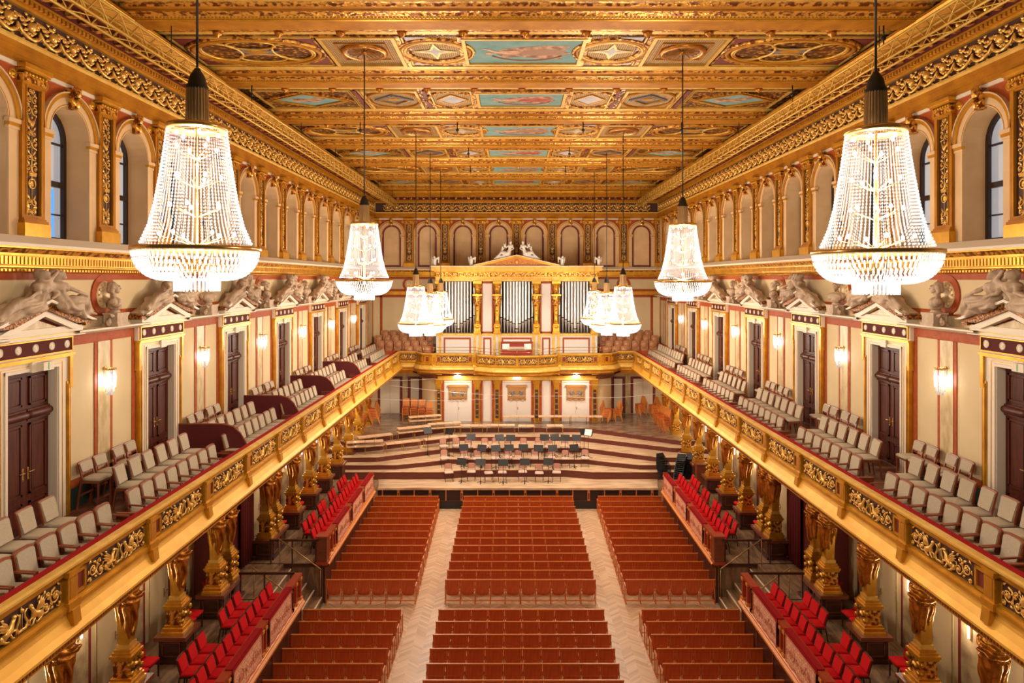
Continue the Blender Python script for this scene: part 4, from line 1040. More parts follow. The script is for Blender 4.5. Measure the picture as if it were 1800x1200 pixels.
# crest plaques
def plaque(k):
    P = tag(empty('crest_plaque', (k*3.7, YS-.03, 4.05)), 'gilded crest plaque with two lions and garlands on the %s organ door' % ('left' if k < 0 else 'middle' if k == 0 else 'right'), 'plaque', 'crest plaques on the organ doors')
    mb = MB(); mb.mi = 0; mb.box(-.62,.62,-.16,0,.62,.74); mb.box(-.56,.56,-.10,0,.50,.62); mb.box(-.55,.55,-.08,0,-.12,.50); mb.mi = 1; mb.box(-.46,.46,-.09,-.05,0,.45); mb.mi = 0; mb.box(-.5,.5,-.1,0,-.08,.0)
    P = mb.build('frame', ['crest_gold' if 'crest_gold' in MATS else (mat('crest_gold', (.42,.20,.055), .45, .2) and 'crest_gold'),'brass_dull'], P)
    mb = MB()
    for d in (-1,1):
        mb.ball((d*.26,-.10,.20), .10, 8, 5, (1,.4,1.2)); mb.ball((d*.17,-.11,.33), .06, 8, 5, (1,.5,1)); mb.tube([(d*.34,-.1,.16),(d*.42,-.1,.3),(d*.36,-.1,.38)], [.03,.02,.02], 5)
        mb.tube([(d*.22,-.1,.14),(d*.16,-.1,.04)], .025, 5); mb.tube([(d*.32,-.1,.14),(d*.32,-.1,.04)], .03, 5); mb.tube([(d*.18,-.1,.26),(d*.10,-.1,.22)], .02, 5)
    mb.build('lion_relief', ['plaque_blue'], P)
    mb = MB()
    for d in (-1,1): mb.tube([(d*.04,-.11,.12),(d*.08,-.11,.2),(d*.05,-.11,.32),(d*.08,-.11,.4)], .014, 5)
    for k2 in range(3):
        x = -.36+.36*k2; pts = [(x-.18+.36*i/8, -.06, -.10-.16*sin(pi*i/8)) for i in range(9)]; mb.tube(pts, .02, 5)
    for x in (-.54,-.18,.18,.54): mb.ball((x,-.05,-.16), .035, 6, 4, (1,1,1.8))
    mb.build('garland', ['gold_statue'], P)
for k in (-1,0,1): plaque(k)
# wall behind and beside the screen (under the gallery)
mb = MB(); mb.mi = 0; rect_wall(mb, -10.4, 10.4, 1.0, 6.0)
wlo = struct(mb.build('wall_back_lower', ['cream_wall'], None, (0, YE-.1, 0)))
mb = MB()
for s in (-1,1):
    B = lambda x0, x1, z0, z1, d, m: (setattr(mb, 'mi', m), mb.box(min(s*x0,s*x1), max(s*x0,s*x1), -d, 0, z0, z1))
    B(7.6,9.25,2.5,4.95,.02,0); B(7.78,9.07,2.5,4.8,.04,1); B(8.42,8.43,2.5,4.8,.05,2); B(6.3,7.25,2.5,4.95,.02,0); B(6.5,7.05,2.5,4.8,.04,1); B(5.5,9.5,5.15,5.35,.10,3); B(5.5,9.5,5.35,5.7,.06,4); B(7.27,7.58,2.5,5.15,.05,5)
mb.build('panelling', ['maroon_marble','cream_trim','grey_marble','gold','gold_pale','yellow_marble'], wlo)
for s in (-1,1):
    mb = MB(); mb.mi = 0; mb.lathe([(1.15,2.5),(1.15,5.15)], 16, (s*4.95,44.1,0), True, -pi/2 if s > 0 else pi, 0.2 if s > 0 else 1.5*pi); 
    mb.mi = 1; mb.lathe([(1.15,5.15),(1.35,5.2),(1.5,5.45),(1.75,5.5)], 16, (s*4.95,44.1,0), True, -pi/2 if s > 0 else pi, 0.2 if s > 0 else 1.5*pi)
    struct(mb.build('trim_%d' % (5 if s < 0 else 6), ['cream_wall','brown_wood']))
# ================================================================ organ
org = tag(empty('pipe_organ', (0, 43.2, 6.28)), 'large white and gold pipe organ with three pipe fields and a gilded pediment', 'organ')
Zb = 6.28; zz = lambda z: z-Zb
mb = MB(); mb.box(-4.95,4.95,.5,1.6,0,zz(11.4)); mb.build('case', ['seat_gap'], org)
mb = MB(); mb.mi = 0; mb.box(-5.1,5.1,.0,.6,0,zz(7.85)); mb.mi = 1; mb.box(-5.15,5.15,-.06,.7,zz(7.85),zz(8.0))
for (x0,x1) in ((-4.62,-2.9),(-2.12,-1.6),(-.95,.95),(1.6,2.12),(2.9,4.62)):
    mb.mi = 2; mb.box(x0,x1,-.03,0,.1,zz(7.74)); mb.mi = 0; mb.box(x0+.1,x1-.1,-.04,0,.15,zz(7.62))
mb.mi = 1
for x in (-4.85,-2.65,-2.32,-1.42,-1.08,1.08,1.42,2.32,2.65,4.85): mb.box(x-.08,x+.08,-.07,0,0,zz(7.85))
mb.build('lower_panel', ['white_panel','gold_pale','red_marble'], org)
mb = MB()
for x in (-1.865, 1.865):
    mb.mi = 0; mb.box(x-.42,x+.42,.02,.6,zz(8.0),zz(11.3)); mb.mi = 1
    for (a,b,c,d) in ((-.40,.40,8.0,8.12),(-.40,.40,11.16,11.3),(-.42,-.30,8.0,11.3),(.30,.42,8.0,11.3)): mb.box(x+a,x+b,-.03,.02,zz(c),zz(d))
mb.build('side_panel', ['white_panel','red_marble'], org)
def herm_pillar():
    mb = MB(); mb.T = Matrix.Diagonal((1.25,1.1,1,1)); mb.mi = 0; mb.box(-.19,.19,-.19,.19,0,.12); mb.box(-.15,.15,-.15,.15,.12,.6); mb.lathe([(.17,.6),(.13,.66),(.11,1.0),(.14,1.6),(.165,2.1),(.2,2.2)], 12)
    mb.lathe([(.13,.3),(.2,.4),(.2,.5),(.12,.6)], 12); mb.box(-.24,.24,-.2,.2,2.38,2.48); mb.lathe([(.12,2.48),(.14,2.7),(.19,3.05),(.23,3.15)], 12); mb.box(-.22,.22,-.22,.22,3.15,3.3)
    mb.mi = 1; mb.lathe([(.145,1.7),(.19,1.9),(.23,2.2),(.21,2.38)], 14); mb.ball((0,-.12,2.62), .10, 8, 6, (1,1,1.2))
    for a in range(8): t = a*pi/4; mb.ball((.16*cos(t), .16*sin(t), 2.95), .05, 6, 4, (1,1,1.5))
    for z in (1.2,1.45,.8): mb.ball((0,-.12,z), .05, 6, 4)
    return mb.mesh('pillar', ['gold','gold_carved'])
HP = herm_pillar()
for x in SCX: link('pillar', HP, org, (x*.995, -.12, zz(8.0)))
mb = MB(); mb.mi = 0
mb.box(-5.12,5.12,-.18,.6,zz(11.30),zz(11.56)); mb.mi = 1; mb.box(-5.16,5.16,-.22,.6,zz(11.56),zz(11.60)); mb.mi = 2; mb.box(-5.05,5.05,-.2,.6,zz(11.60),zz(11.86)); mb.mi = 1; mb.box(-5.2,5.2,-.36,.6,zz(11.86),zz(11.95)); mb.mi = 0; mb.box(-5.35,5.35,-.46,.6,zz(11.95),zz(12.22)); mb.mi = 3; mb.box(-5.42,5.42,-.52,.6,zz(12.22),zz(12.27))
mb.build('entablature', ['gold_pale','gold','gold_carved','cream_trim'], org)
mb = MB(); mb.mi = 0; chevron(mb, 2.75, zz(12.27), zz(12.92), .13, -.5, .5); mb.mi = 3; chevron(mb, 2.83, zz(12.30), zz(12.97), .05, -.54, .5)
mb.mi = 1; mb.prism([(-2.2,zz(12.27)),(2.2,zz(12.27)),(0,zz(12.80))], -.3, .4, 'y'); mb.mi = 2
for s in (-1,1):
    for (x, z, r) in ((.35,12.48,.10),(.65,12.42,.10),(.95,12.40,.08),(1.25,12.36,.06)): spiral(mb, s*x, zz(z), r, 1.4, pi/2, s, -.32, .02, 12, 5)
mb.ball((0,-.34,zz(12.52)), .13, 8, 6, (1,.6,1.2))
mb.build('organ_pediment', ['gold','orange_wood','gold_ornament_plain','cream_trim'], org)
mb = MB(); mb.tube([(-2.2,-.55,zz(12.1)),(0,-.55,zz(12.1)),(2.2,-.55,zz(12.1))], .0, 3) if False else None
# inscription carved in the frieze
cu = bpy.data.curves.new('inscription', 'FONT'); cu.body = 'GESELLSCHAFT DER MUSIKFREUNDE'; cu.size = .20; cu.extrude = .008; cu.align_x = 'CENTER'; cu.align_y = 'CENTER'; cu.space_character = 1.45; cu.materials.append(MATS['orange_wood'])
ot = bpy.data.objects.new('inscription', cu); COL.objects.link(ot)
bpy.context.evaluated_depsgraph_get().update()
im = bpy.data.meshes.new_from_object(ot); bpy.data.objects.remove(ot)
link('inscription', im, org, (0, -.19, zz(11.43)), 0, pi/2)
# pipes
def pipe_mesh(r, zm, z0, z1):
    mb = MB(); mb.lathe([(.015,z0),(r,zm-.12),(r*1.04,zm-.11),(r*1.04,zm-.02)], 10); mb.mi = 1; mb.lathe([(r*1.04,zm-.02),(r*.75,zm),(r*.75,zm+.03),(r,zm+.05)], 10); mb.mi = 0; mb.lathe([(r,zm+.05),(r,z1)], 10)
    return mb.mesh('organ_pipe', ['pipe_metal','seat_gap'])
for c, wdt in ((-3.70,2.05),(0,2.05),(3.70,2.05)):
    n = 11
    for i in range(n):
        t = (i-(n-1)/2)/((n-1)/2); r = .094-.026*abs(t); x = c+wdt/2*(t-.12*t*abs(t)*(1-abs(t)))*.97
        zm = zz(8.5+.5*abs(t) if abs(t) > .05 else 8.27)
        if c: zm += .1*abs(t)
        link('organ_pipe', pipe_mesh(r, zm, zz(8.02), zz(11.28)), org, (x, .12+.05*abs(t), 0))
# console
con = tag(empty('organ_console', (0, 42.3, 6.28)), 'red brown organ console with open white music books below the middle pipes', 'organ console')
mb = MB(); mb.box(-.95,.95,-.1,.5,0,.75); mb.box(-.98,.98,.2,.5,.75,1.18); mb.box(-1.0,1.0,.15,.52,1.18,1.25); mb.build('cabinet', ['red_wood' if 'red_wood' in MATS else (mat('red_wood', (.30,.03,.015), .35) and 'red_wood')], con)
for x in (-.68,.68): mb = MB(); mb.add([(x-.22,.14,.78),(x+.22,.14,.78),(x+.22,.19,1.14),(x-.22,.19,1.14)], [(0,1,2,3)]); mb.build('music_book', ['paper'], con)
mb = MB()
for i in range(3): mb.box(-.6,.6,-.05+.08*i,.05+.08*i,.76+.07*i,.80+.07*i)
mb.build('keyboard', ['cream_trim'], con)
# ================================================================ stone sculpture
def reclining(seed):
    L = []
    def fig(d, dx, raise_arm, tw):
        X = lambda a, y, z: (d*a+dx, y, z)
        L.extend([(X(.36,-.24,.12), X(.20,-.26,.46), .19,.14), (X(.20,-.26,.46), X(.14,-.28,.70), .14,.17), (X(-.03,-.28,.78), X(.30,-.32,.76), .085,.085),
            (X(.10,-.38,.68), X(.10,-.38,.66), .07,.07), (X(.22,-.39,.67), X(.22,-.39,.65), .07,.07),
            (X(.13,-.29,.84), X(.14,-.30,.95), .06,.055), (X(.14,-.31,1.05), X(.14,-.33,1.09), .095,.10), (X(.15,-.40,1.04), X(.15,-.42,1.0), .035,.04), (X(.15,-.435,1.07), X(.15,-.44,1.055), .018,.02), (X(.12,-.24,1.12), X(.10,-.20,1.02), .10,.07),
            (X(.06,-.22,1.0), X(.02,-.2,.84), .05,.04),
            (X(.36,-.30,.12), X(.78,-.36,.24), .17,.125), (X(.78,-.36,.24), X(1.18,-.28,-.16), .115,.06), (X(.36,-.18,.06), X(.88,-.18,.02), .16,.12), (X(.88,-.18,.02), X(1.30,-.18,-.32), .11,.05),
            (X(.5,-.26,.0), X(1.08,-.24,-.24), .16,.09), (X(.2,-.34,.06), X(.66,-.40,-.02), .10,.09), (X(1.28,-.2,-.33), X(1.38,-.28,-.36), .05,.03), (X(1.16,-.28,-.17), X(1.28,-.36,-.22), .05,.03)])
        if raise_arm: L.extend([(X(-.03,-.30,.78), X(-.20,-.36,.94), .062,.05), (X(-.20,-.36,.94), X(.0,-.38,1.16), .048,.036)])
        else: L.extend([(X(-.03,-.30,.76), X(-.10,-.42,.50), .062,.05), (X(-.10,-.42,.50), X(.12,-.48,.36), .048,.038), (X(.12,-.48,.36), X(.18,-.48,.35), .04,.03)])
        L.extend([(X(.30,-.32,.75), X(.48,-.44,.54), .062,.05), (X(.48,-.44,.54), X(.70,-.46,.42), .048,.036), (X(.70,-.46,.42), X(.77,-.45,.38), .035,.03)])
        L.extend([(X(.0,-.2,.6), X(-.06,-.18,.16), .07,.09)])
    fig(1, .06, seed % 2 == 0, 0); fig(-1, -.10, seed % 2 == 1, 1)
    mz = lambda z: (z*.64 if z < .95 else .608+(z-.95)*.95) if z > 0 else z
    L = [((a[0],a[1],mz(a[2])),(b[0],b[1],mz(b[2])), r, q) for a, b, r, q in L]
    if seed == 2: L.append(((-.1,-.46,.2),(.34,-.4,.86),.03,.022))
    def cl(c):
        ax = abs(c.x+.02); nz = noise.noise(Vector((c.x*2.2, c.y*3, c.z*2.2)))
        if ax > .24 and c.z < .36 and ax < 1.28: return .017*sin((c.z*1.0+ax*.75)*34+nz*7)
        if c.z < .42: return .009*sin((c.x+c.z*.6)*40+nz*6)
        if c.z > .74: return .006*sin(c.x*60+c.z*50)
        return 0
    return sculpt('reclining_figures', L, .026, 'stone_warm', .006, 7., 2, cl)
REC = [reclining(i) for i in range(3)]
KINDS = ['raising an arm to the head', 'with lowered arms', 'holding a staff']
for s, side in ((-1,'left'),(1,'right')):
    for k in range(7):
        y = 13.05+BAY*k; o = link('pediment_sculpture', REC[k % 3], None, (s*(A-.10), y, 10.90), -s*pi/2, sc=(1.0,1.12,.86))
        tag(o, 'two reclining stone figures over the %s %s door from the organ' % (ordn(7-k), side), 'sculpture')
def bust(seed):
    L = [((0,.02,.88),(0,.03,.90),.098,.10), ((0,-.03,.86),(0,-.04,.80),.085,.068), ((0,-.06,.775),(0,-.075,.765),.04,.034), ((0,-.110,.875),(0,-.128,.835),.013,.017), ((-.035,-.105,.895),(.035,-.105,.895),.022,.022), ((0,-.100,.795),(0,-.100,.79),.020,.020),
         ((-.095,.0,.85),(.095,.0,.85),.022,.022), ((0,.02,.78),(0,.02,.64),.062,.07), ((0,.02,.64),(-.2,.02,.55),.06,.09), ((0,.02,.64),(.2,.02,.55),.06,.09), ((-.09,-.03,.52),(.09,-.03,.52),.13,.13), ((0,-.01,.48),(0,.0,.38),.16,.08), ((0,0,.36),(0,0,.34),.07,.08)]
    if seed == 0: L += [((0,.10,.90),(0,.14,.85),.06,.055), ((-.06,.04,.94),(.06,.04,.94),.065,.065), ((-.07,.06,.8),(-.10,.02,.64),.035,.03)]
    if seed == 1: L += [((0,.06,.92),(0,.09,.80),.085,.07), ((-.08,.03,.88),(-.085,.04,.77),.045,.04), ((.08,.03,.88),(.085,.04,.77),.045,.04)]
    if seed == 2: L += [((0,-.085,.76),(0,-.09,.70),.045,.025), ((0,.06,.91),(0,.07,.84),.075,.075)]
    def cl(c):
        if c.z < .6: return .005*sin((c.z+abs(c.x)*.5)*60)
        return 0
    return sculpt('portrait', L, .0105, 'stone_warm', .0, 14., 1, cl)
BU = [bust(i) for i in range(3)]
def bust_block():
    mb = MB(); mb.box(-.24,.24,-.22,.14,0,.06); mb.box(-.21,.21,-.19,.12,.06,.26); mb.box(-.24,.24,-.21,.13,.26,.30); mb.lathe([(.12,.30),(.12,.33),(.08,.36)], 14)
    for s in (-1,1): spiral(mb, s*.33, .10, .09, 1.4, pi/2, s, -.05, .03, 12, 6); leaf(mb, s*.22, .2, .16, pi/2-s*1.0, .05, -.1, .05);
    return mb.mesh('pedestal_block', ['stone_warm'])
BB = bust_block()
def medallion():
    mb = MB(); mb.T = Matrix.Rotation(pi/2, 4, 'X'); mb.mi = 0; mb.lathe([(0,.03),(.16,.03),(.17,.045),(.19,.03),(.28,.04),(.30,.02),(.31,0)], 28)
    for i in range(14): a = i*2*pi/14; mb.tube([(.20*cos(a),.20*sin(a),.035),(.285*cos(a),.285*sin(a),.05)], [.012,.03], 5)
    return mb.mesh('shell_medallion', ['medallion_gold' if 'medallion_gold' in MATS else (mat('medallion_gold', (.80,.58,.32), .5, .1) and 'medallion_gold')])
MED = medallion()
for s, side in ((-1,'left'),(1,'right')):
    for k in range(7):
        y = 15.435+BAY*(k-1)
        if y < 10 and False: continue
        nm = ordn(7-k)
        if y > YE-.6: continue
        e = tag(empty('portrait_bust', (s*(A-.26), y, 10.39), -s*pi/2), 'stone portrait bust on the %s wall shelf, %s from the organ end' % (side, nm), 'bust', 'stone busts between the door pediments')
        b = link('portrait', BU[k % 3], e, (0,0,0), rz=(-.5 if k % 2 else .6)*s); link('pedestal_block', BB, e)
        tag(link('shell_medallion', MED, None, (s*(A-.04), y, 11.09), -s*pi/2), 'round gold medallion behind the %s bust from the organ on the %s wall' % (nm, side), 'medallion', 'round medallions')
for s in (-1,1): tag(link('shell_medallion', MED, None, (s*7.15, YE-.04, 11.09), 0), 'round gold medallion on the end wall %s of the organ' % ('left' if s < 0 else 'right'), 'medallion')
WREC = []
for i in range(2):
    m = REC[i].copy(); m.materials.clear(); m.materials.append(MATS['stone_white']); WREC.append(m)
def halfrec():
    X = lambda a, y, z: (a, y, z)
    L = [((.34,-.1,.12),(.24,-.1,.42),.16,.12), ((.24,-.1,.42),(.20,-.1,.62),.12,.14), ((.06,-.1,.68),(.34,-.12,.66),.07,.07), ((.19,-.1,.74),(.18,-.1,.90),.06,.10), ((.17,-.06,.95),(.14,-.04,.88),.08,.06),
         ((.36,-.12,.12),(.80,-.14,.20),.15,.11), ((.80,-.14,.20),(1.22,-.1,-.18),.10,.05), ((.3,-.05,.05),(1.3,-.05,-.22),.14,.06), ((.06,-.1,.68),(-.02,-.18,.46),.05,.045), ((-.02,-.18,.46),(.16,-.24,.36),.045,.035),
         ((.34,-.12,.64),(.50,-.2,.52),.05,.045), ((.50,-.2,.52),(.56,-.2,.74),.045,.035), ((.52,-.2,.58),(.50,-.2,.86),.03,.03), ((.62,-.2,.58),(.66,-.2,.84),.03,.03), ((.50,-.2,.58),(.64,-.2,.58),.035,.035),
         ((.78,-.05,.20),(.74,-.05,.42),.08,.09), ((.74,-.05,.50),(.74,-.07,.58),.05,.07), ((.74,-.05,.42),(.60,-.1,.5),.04,.03)]
    return sculpt('reclining_figure', L, .028, 'stone_white', .006, 8., 2, lambda c: .012*sin((c.z+c.x*.7)*36+6*noise.noise(c*2.5)) if c.z < .4 else 0)
HR = halfrec()
for s in (-1,1):
    o = link('pediment_statue', HR, None, (s*.22, 42.95, 12.92), 0, sc=(s*.92,1,.92)); tag(o, 'white seated statue pair on the %s slope of the organ pediment' % ('left' if s < 0 else 'right'), 'statue')
def eagle():
    L = [((0,0,.12),(.0,-.02,.32),.11,.13), ((0,-.03,.40),(0,-.06,.50),.07,.065), ((0,-.10,.50),(0,-.16,.47),.03,.015), ((.08,.02,.36),(.24,.06,.46),.07,.06), ((.24,.06,.46),(.22,.08,.12),.06,.03), ((-.08,.02,.36),(-.24,.06,.46),.07,.06), ((-.24,.06,.46),(-.22,.08,.12),.06,.03), ((-.05,-.03,.0),(.05,-.03,.0),.08,.08)]
    return sculpt('eagle', L, .022, 'stone_white', .01, 14., 1)
EG = eagle()
for x, n in ((-5.15,'far left'),(-2.85,'inner left'),(2.85,'inner right'),(5.15,'far right')):
    tag(link('eagle_statue', EG, None, (x, 42.95, 12.34), (.5 if x > 0 else -.5)), 'white winged eagle statue on the organ cornice, %s of the four' % n, 'statue')
# ================================================================ lamps
def strands(mb, prof, n, r, step, ph=0.):
    # hanging chains of cut beads along a profile [(radius, z)]
    seg = []; tot = 0
    for i in range(len(prof)-1):
        d = hypot(prof[i+1][0]-prof[i][0], prof[i+1][1]-prof[i][1]); seg.append((tot, d, prof[i], prof[i+1])); tot += d
    k = int(tot/step)
    for j in range(n):
        a = 2*pi*(j+ph)/n
        for i in range(k):
            t = (i+.5)*step
            for (t0, d, p, q) in seg:
                if t0 <= t <= t0+d:
                    f = (t-t0)/d; R = p[0]+(q[0]-p[0])*f; z = p[1]+(q[1]-p[1])*f; break
            mb.octa((R*cos(a), R*sin(a), z), r, step*.5)
def ch_meshes():
    M = {}
    mb = MB(); pr = [(.34,1.44),(.375,1.15),(.42,.85),(.47,.55),(.535,.28),(.64,.03)]; strands(mb, pr, 72, .0120, .042); M['crystal_strands'] = mb.mesh('crystal_strands', ['crystal_bead'])
    mb = MB()
    rows = [(.715,-.03),(.70,-.12),(.665,-.21),(.60,-.29),(.52,-.345),(.42,-.375),(.30,-.385)]
    for i in range(len(rows)-1):
        (ra, za), (rb, zb) = rows[i], rows[i+1]; n = 72 if i < 4 else 48
        for j in range(n):
            a = 2*pi*(j+.5*(i % 2))/n; w_ = .016
            ca, sa = cos(a), sin(a); P = Vector((ra*ca, ra*sa, za)); Q = Vector((rb*ca, rb*sa, zb)); mb.beam(P, P+(Q-P)*.86, .024, .012, (-sa, ca, 0))
    for j in range(36):
        a = 2*pi*j/36; mb.beam((.255*cos(a),.255*sin(a),-.37), (.255*cos(a),.255*sin(a),-.52), .020, .012, (-sin(a),cos(a),0))
    for j in range(24):
        a = 2*pi*j/24; mb.beam((.18*cos(a),.18*sin(a),-.38), (.18*cos(a),.18*sin(a),-.50), .020, .012, (-sin(a),cos(a),0))
    M['crystal_bowl'] = mb.mesh('crystal_bowl', ['crystal'])
    mb = MB(); mb.lathe([(.69,.02),(.735,.02),(.74,-.02),(.70,-.04),(.69,.02)], 40); M['lower_ring'] = mb.mesh('lower_ring', ['brass'])
    mb = MB(); mb.lathe([(.30,1.50),(.35,1.50),(.36,1.46),(.33,1.43),(.30,1.50)], 32)
    for a in range(6): mb.beam((.32*cos(a*pi/3),.32*sin(a*pi/3),1.47),(0,0,1.50),.02)
    M['upper_ring'] = mb.mesh('upper_ring', ['brass'])
    mb = MB(); mb.tube([(0,0,1.5),(0,0,-.3)], .016, 8)
    for z, r in ((1.2,.24),(.85,.27),(.5,.30),(.15,.42)):
        for a in range(6): t = a*pi/3+z*2; mb.tube([(0,0,z-.12),(r*cos(t),r*sin(t),z)], .005, 4)
    M['shaft'] = mb.mesh('shaft', ['brass'])
    mb = MB(); mb.mi = 0; mb.lathe([(.125,1.50),(.12,1.95)], 24); 
    for i in range(24): a = i*pi/12; mb.tube([(.128*cos(a),.128*sin(a),1.5),(.118*cos(a),.118*sin(a),1.95)], .01, 4, cap=False)
    mb.mi = 1; mb.lathe([(.125,1.94),(.13,1.98),(.11,2.0),(.09,2.1),(.03,2.2),(.0,2.2)], 16)
    M['shade_stem'] = mb.mesh('shade_stem', ['brass_dull','cable_black'])
    mb = MB(); mb.ball((0,0,0), .022, 6, 4, (1,1,1.3)); M['bulb'] = mb.mesh('bulb', ['bulb'])
    return M
CM = ch_meshes()
BPOS = [(r*cos(a*pi*2/n+z*2), r*sin(a*pi*2/n+z*2), z+.03) for z, r, n in ((1.36,.24,5),(1.2,.24,4),(.85,.27,5),(.5,.30,5),(.15,.42,6)) for a in range(n)]
CHS = [(8.35,11.82,11.78), (17.8,11.42,11.39), (27.35,9.68,9.68), (32.1,9.30,9.32), (36.9,9.29,9.33)]
CHL = []
for i, (y, zl, zr) in enumerate(CHS):
    for s, side, z in ((-1,'left',zl),(1,'right',zr)):
        e = tag(empty('chandelier', (s*4.15, y, z)), 'tall crystal chandelier, %s one from the viewer in the %s row' % (['nearest','second','third','fourth','farthest'][i], side), 'chandelier', 'crystal chandeliers')
        for nm in ('crystal_strands','crystal_bowl','lower_ring','upper_ring','shade_stem'): link(nm, CM[nm], e)
        sh_ = link('shaft', CM['shaft'], e)
        mb = MB(); mb.tube([(0,0,2.18),(0,0,(17.395 if i == 3 else 17.32 if i else 17.38)-z)], .016, 6); mb.build('cable', ['cable_black'], e)
        for p in BPOS: link('bulb', CM['bulb'], sh_, p)
        for zq, f in ((1.05,.2),(.5,.25),(-.12,.55)): lamp('bulb_light', 'POINT', (0,0,zq), E_CH*f, (1,.85,.68), .10, parent=e)
def sconce_meshes():
    M = {}
    mb = MB(); mb.lathe([(.125,.30),(.135,.30),(.135,.27),(.125,.27)], 20, (0,-.13,0)); mb.box(-.03,.03,-.03,0,.05,.34); mb.tube([(0,-.0,.28),(0,-.13,.30)], .012, 5); M['bracket'] = mb.mesh('bracket', ['brass'])
    mb = MB()
    for z0, z1, r in ((.27,.14,.125),(.13,0,.125),(-.01,-.13,.115),(-.14,-.23,.085),(-.24,-.30,.05)):
        for j in range(16): a = 2*pi*j/16; mb.beam((r*cos(a),r*sin(a)-.13,z0),(r*cos(a)*.97,r*sin(a)*.97-.13,z1),.026,.01,(-sin(a),cos(a),0))
    M['crystal_drops'] = mb.mesh('crystal_drops', ['crystal_lamp'])
    mb = MB(); mb.ball((0,-.13,.1), .04, 8, 5, (1,1,1.8)); mb.ball((0,-.13,-.06), .03, 8, 5, (1,1,1.5)); M['bulb'] = mb.mesh('bulb', ['bulb'])
    return M
SM = sconce_meshes()
for s, side in ((-1,'left'),(1,'right')):
    for k in range(7):
        y = 15.435+BAY*(k-1)
        e = tag(empty('wall_sconce', (s*(A-.03), y, 9.13), -s*pi/2), 'lit crystal wall lamp on the marble strip, %s from the organ, %s wall' % (ordn(7-k), side), 'wall lamp', 'crystal wall lamps')
        br_ = link('bracket', SM['bracket'], e); link('crystal_drops', SM['crystal_drops'], e); link('bulb', SM['bulb'], br_)
        lamp('bulb_light', 'POINT', (0,-.16,0), E_SC, (1,.88,.74), .05, parent=e)
def organ_lamp(x, y, n):
    e = tag(empty('ceiling_lamp', (x, y, 5.50)), 'small lit glass flower lamp under the organ balcony, %s of three' % n, 'ceiling lamp', 'lamps under the organ balcony')
    mb = MB(); mb.lathe([(.05,.2),(.05,.05),(.02,.0)], 10); mb.build('holder', ['brass'], e)
    mb = MB()
    for a in range(7): t = a*2*pi/7; mb.lathe([(.02,.02),(.08,-.02),(.09,-.10)], 8, (.16*cos(t),.16*sin(t),.0))
    mb.lathe([(.0,-.16),(.1,-.12),(.17,-.02)], 12); mb.build('glass', ['lamp_glass'], e)
    lamp('bulb_light', 'POINT', (0,-.1,-.3), 80, (1,.82,.62), .08, parent=e)
organ_lamp(-3.65, 41.9, 'left'); organ_lamp(0, 41.3, 'middle'); organ_lamp(3.65, 41.9, 'right')

# slim lamps on the wall behind the columns
SLM = MB(); SLM.mi = 0; SLM.box(-.03,.03,-.05,0,-.25,.25); SLM.mi = 1; SLM.box(-.022,.022,-.075,-.05,-.22,.22); SLM = SLM.mesh('tube_lamp', ['brass_dull','lamp_glass'])
for s, side in ((-1,'left'),(1,'right')):
    for i, y in enumerate([11.1, 13.45, 15.8, 18.2, 27.75, 30.1, 32.4, 34.8, 37.2, 39.6, 42.0]):  # last two are added lamps, standing in for unseen lights at the corner doors
        o = tag(link('wall_lamp', SLM, None, (s*10.33, y, 3.35 if y < 38 else 4.3), -s*pi/2), 'slim white lamp behind the %s columns, %s from the viewer' % (side, ordn(i+1)), 'wall lamp', 'slim lamps behind the columns')
        lamp('tube_light', 'POINT', (0,-.3,0), 26 if y < 38 else 70, (1,.80,.56), .12, parent=o)
# ================================================================ stalls: benches of tip-up seats
def bench_meshes(n, wd):
    M = {}
    def panel(c):
        mb = MB(); mb.mi = 0; h = wd/2-.006; N = 6
        # slightly bowed back board with a curved lower edge, seen from behind
        for face, y in ((0,0),(1,.022)):
            pass
        P = []
        for i in range(N+1): t = i/N*2-1; P.append((t*h, .84-.0*t*t))
        low = [(t*h, .36+(.20 if abs(t) > .85 else .13 if abs(t) > .7 else .03 if abs(t) > .55 else 0)) for t in [i/12*2-1 for i in range(13)]]
        pts = low+[(x, z) for x, z in reversed(P)]
        mb.prism(pts, -.012, .012, 'y'); mb.mi = 1; mb.box(-h-.01,h+.01,-.022,.018,.825,.85); mb.box(-h+.035,-h+.047,-.018,-.01,.56,.81); mb.box(h-.047,h-.035,-.018,-.01,.56,.81); mb.box(-h+.035,h-.035,-.018,-.01,.805,.813)
        return mb.mesh('backrest', ['seat_wood','seat_wood_edge'])
    M['backrest'] = panel(0)
    mb = MB(); a = wd/2-.05; pts = [(-a,.62),(-a,.34),(-a+.03,.285),(-a*.5,.262),(0,.255),(a*.5,.262),(a-.03,.285),(a,.34),(a,.62)]
    mb.mi = 0; mb.prism(pts, .05, .10, 'y'); mb.mi = 1; mb.tube([(x, .05, z) for x, z in pts[1:-1]], .014, 5); M['tip_up_seat'] = mb.mesh('tip_up_seat', ['seat_wood','orange_wood'])
    mb = MB(); mb.tube([(0,-.02,0),(0,.0,.30),(0,.02,.5)], .014, 5); mb.beam((0,.02,.30),(0,.02,.62),.03,.03); mb.beam((0,.0,.56),(0,.34,.60),.035,.03); mb.beam((0,.34,.60),(0,.30,.02),.03,.04); mb.box(-.02,.02,-.06,.38,0,.03)
    M['leg'] = mb.mesh('leg', ['seat_wood_edge'])
    return M
BM5 = bench_meshes(5, .532); BM6 = bench_meshes(6, .525)
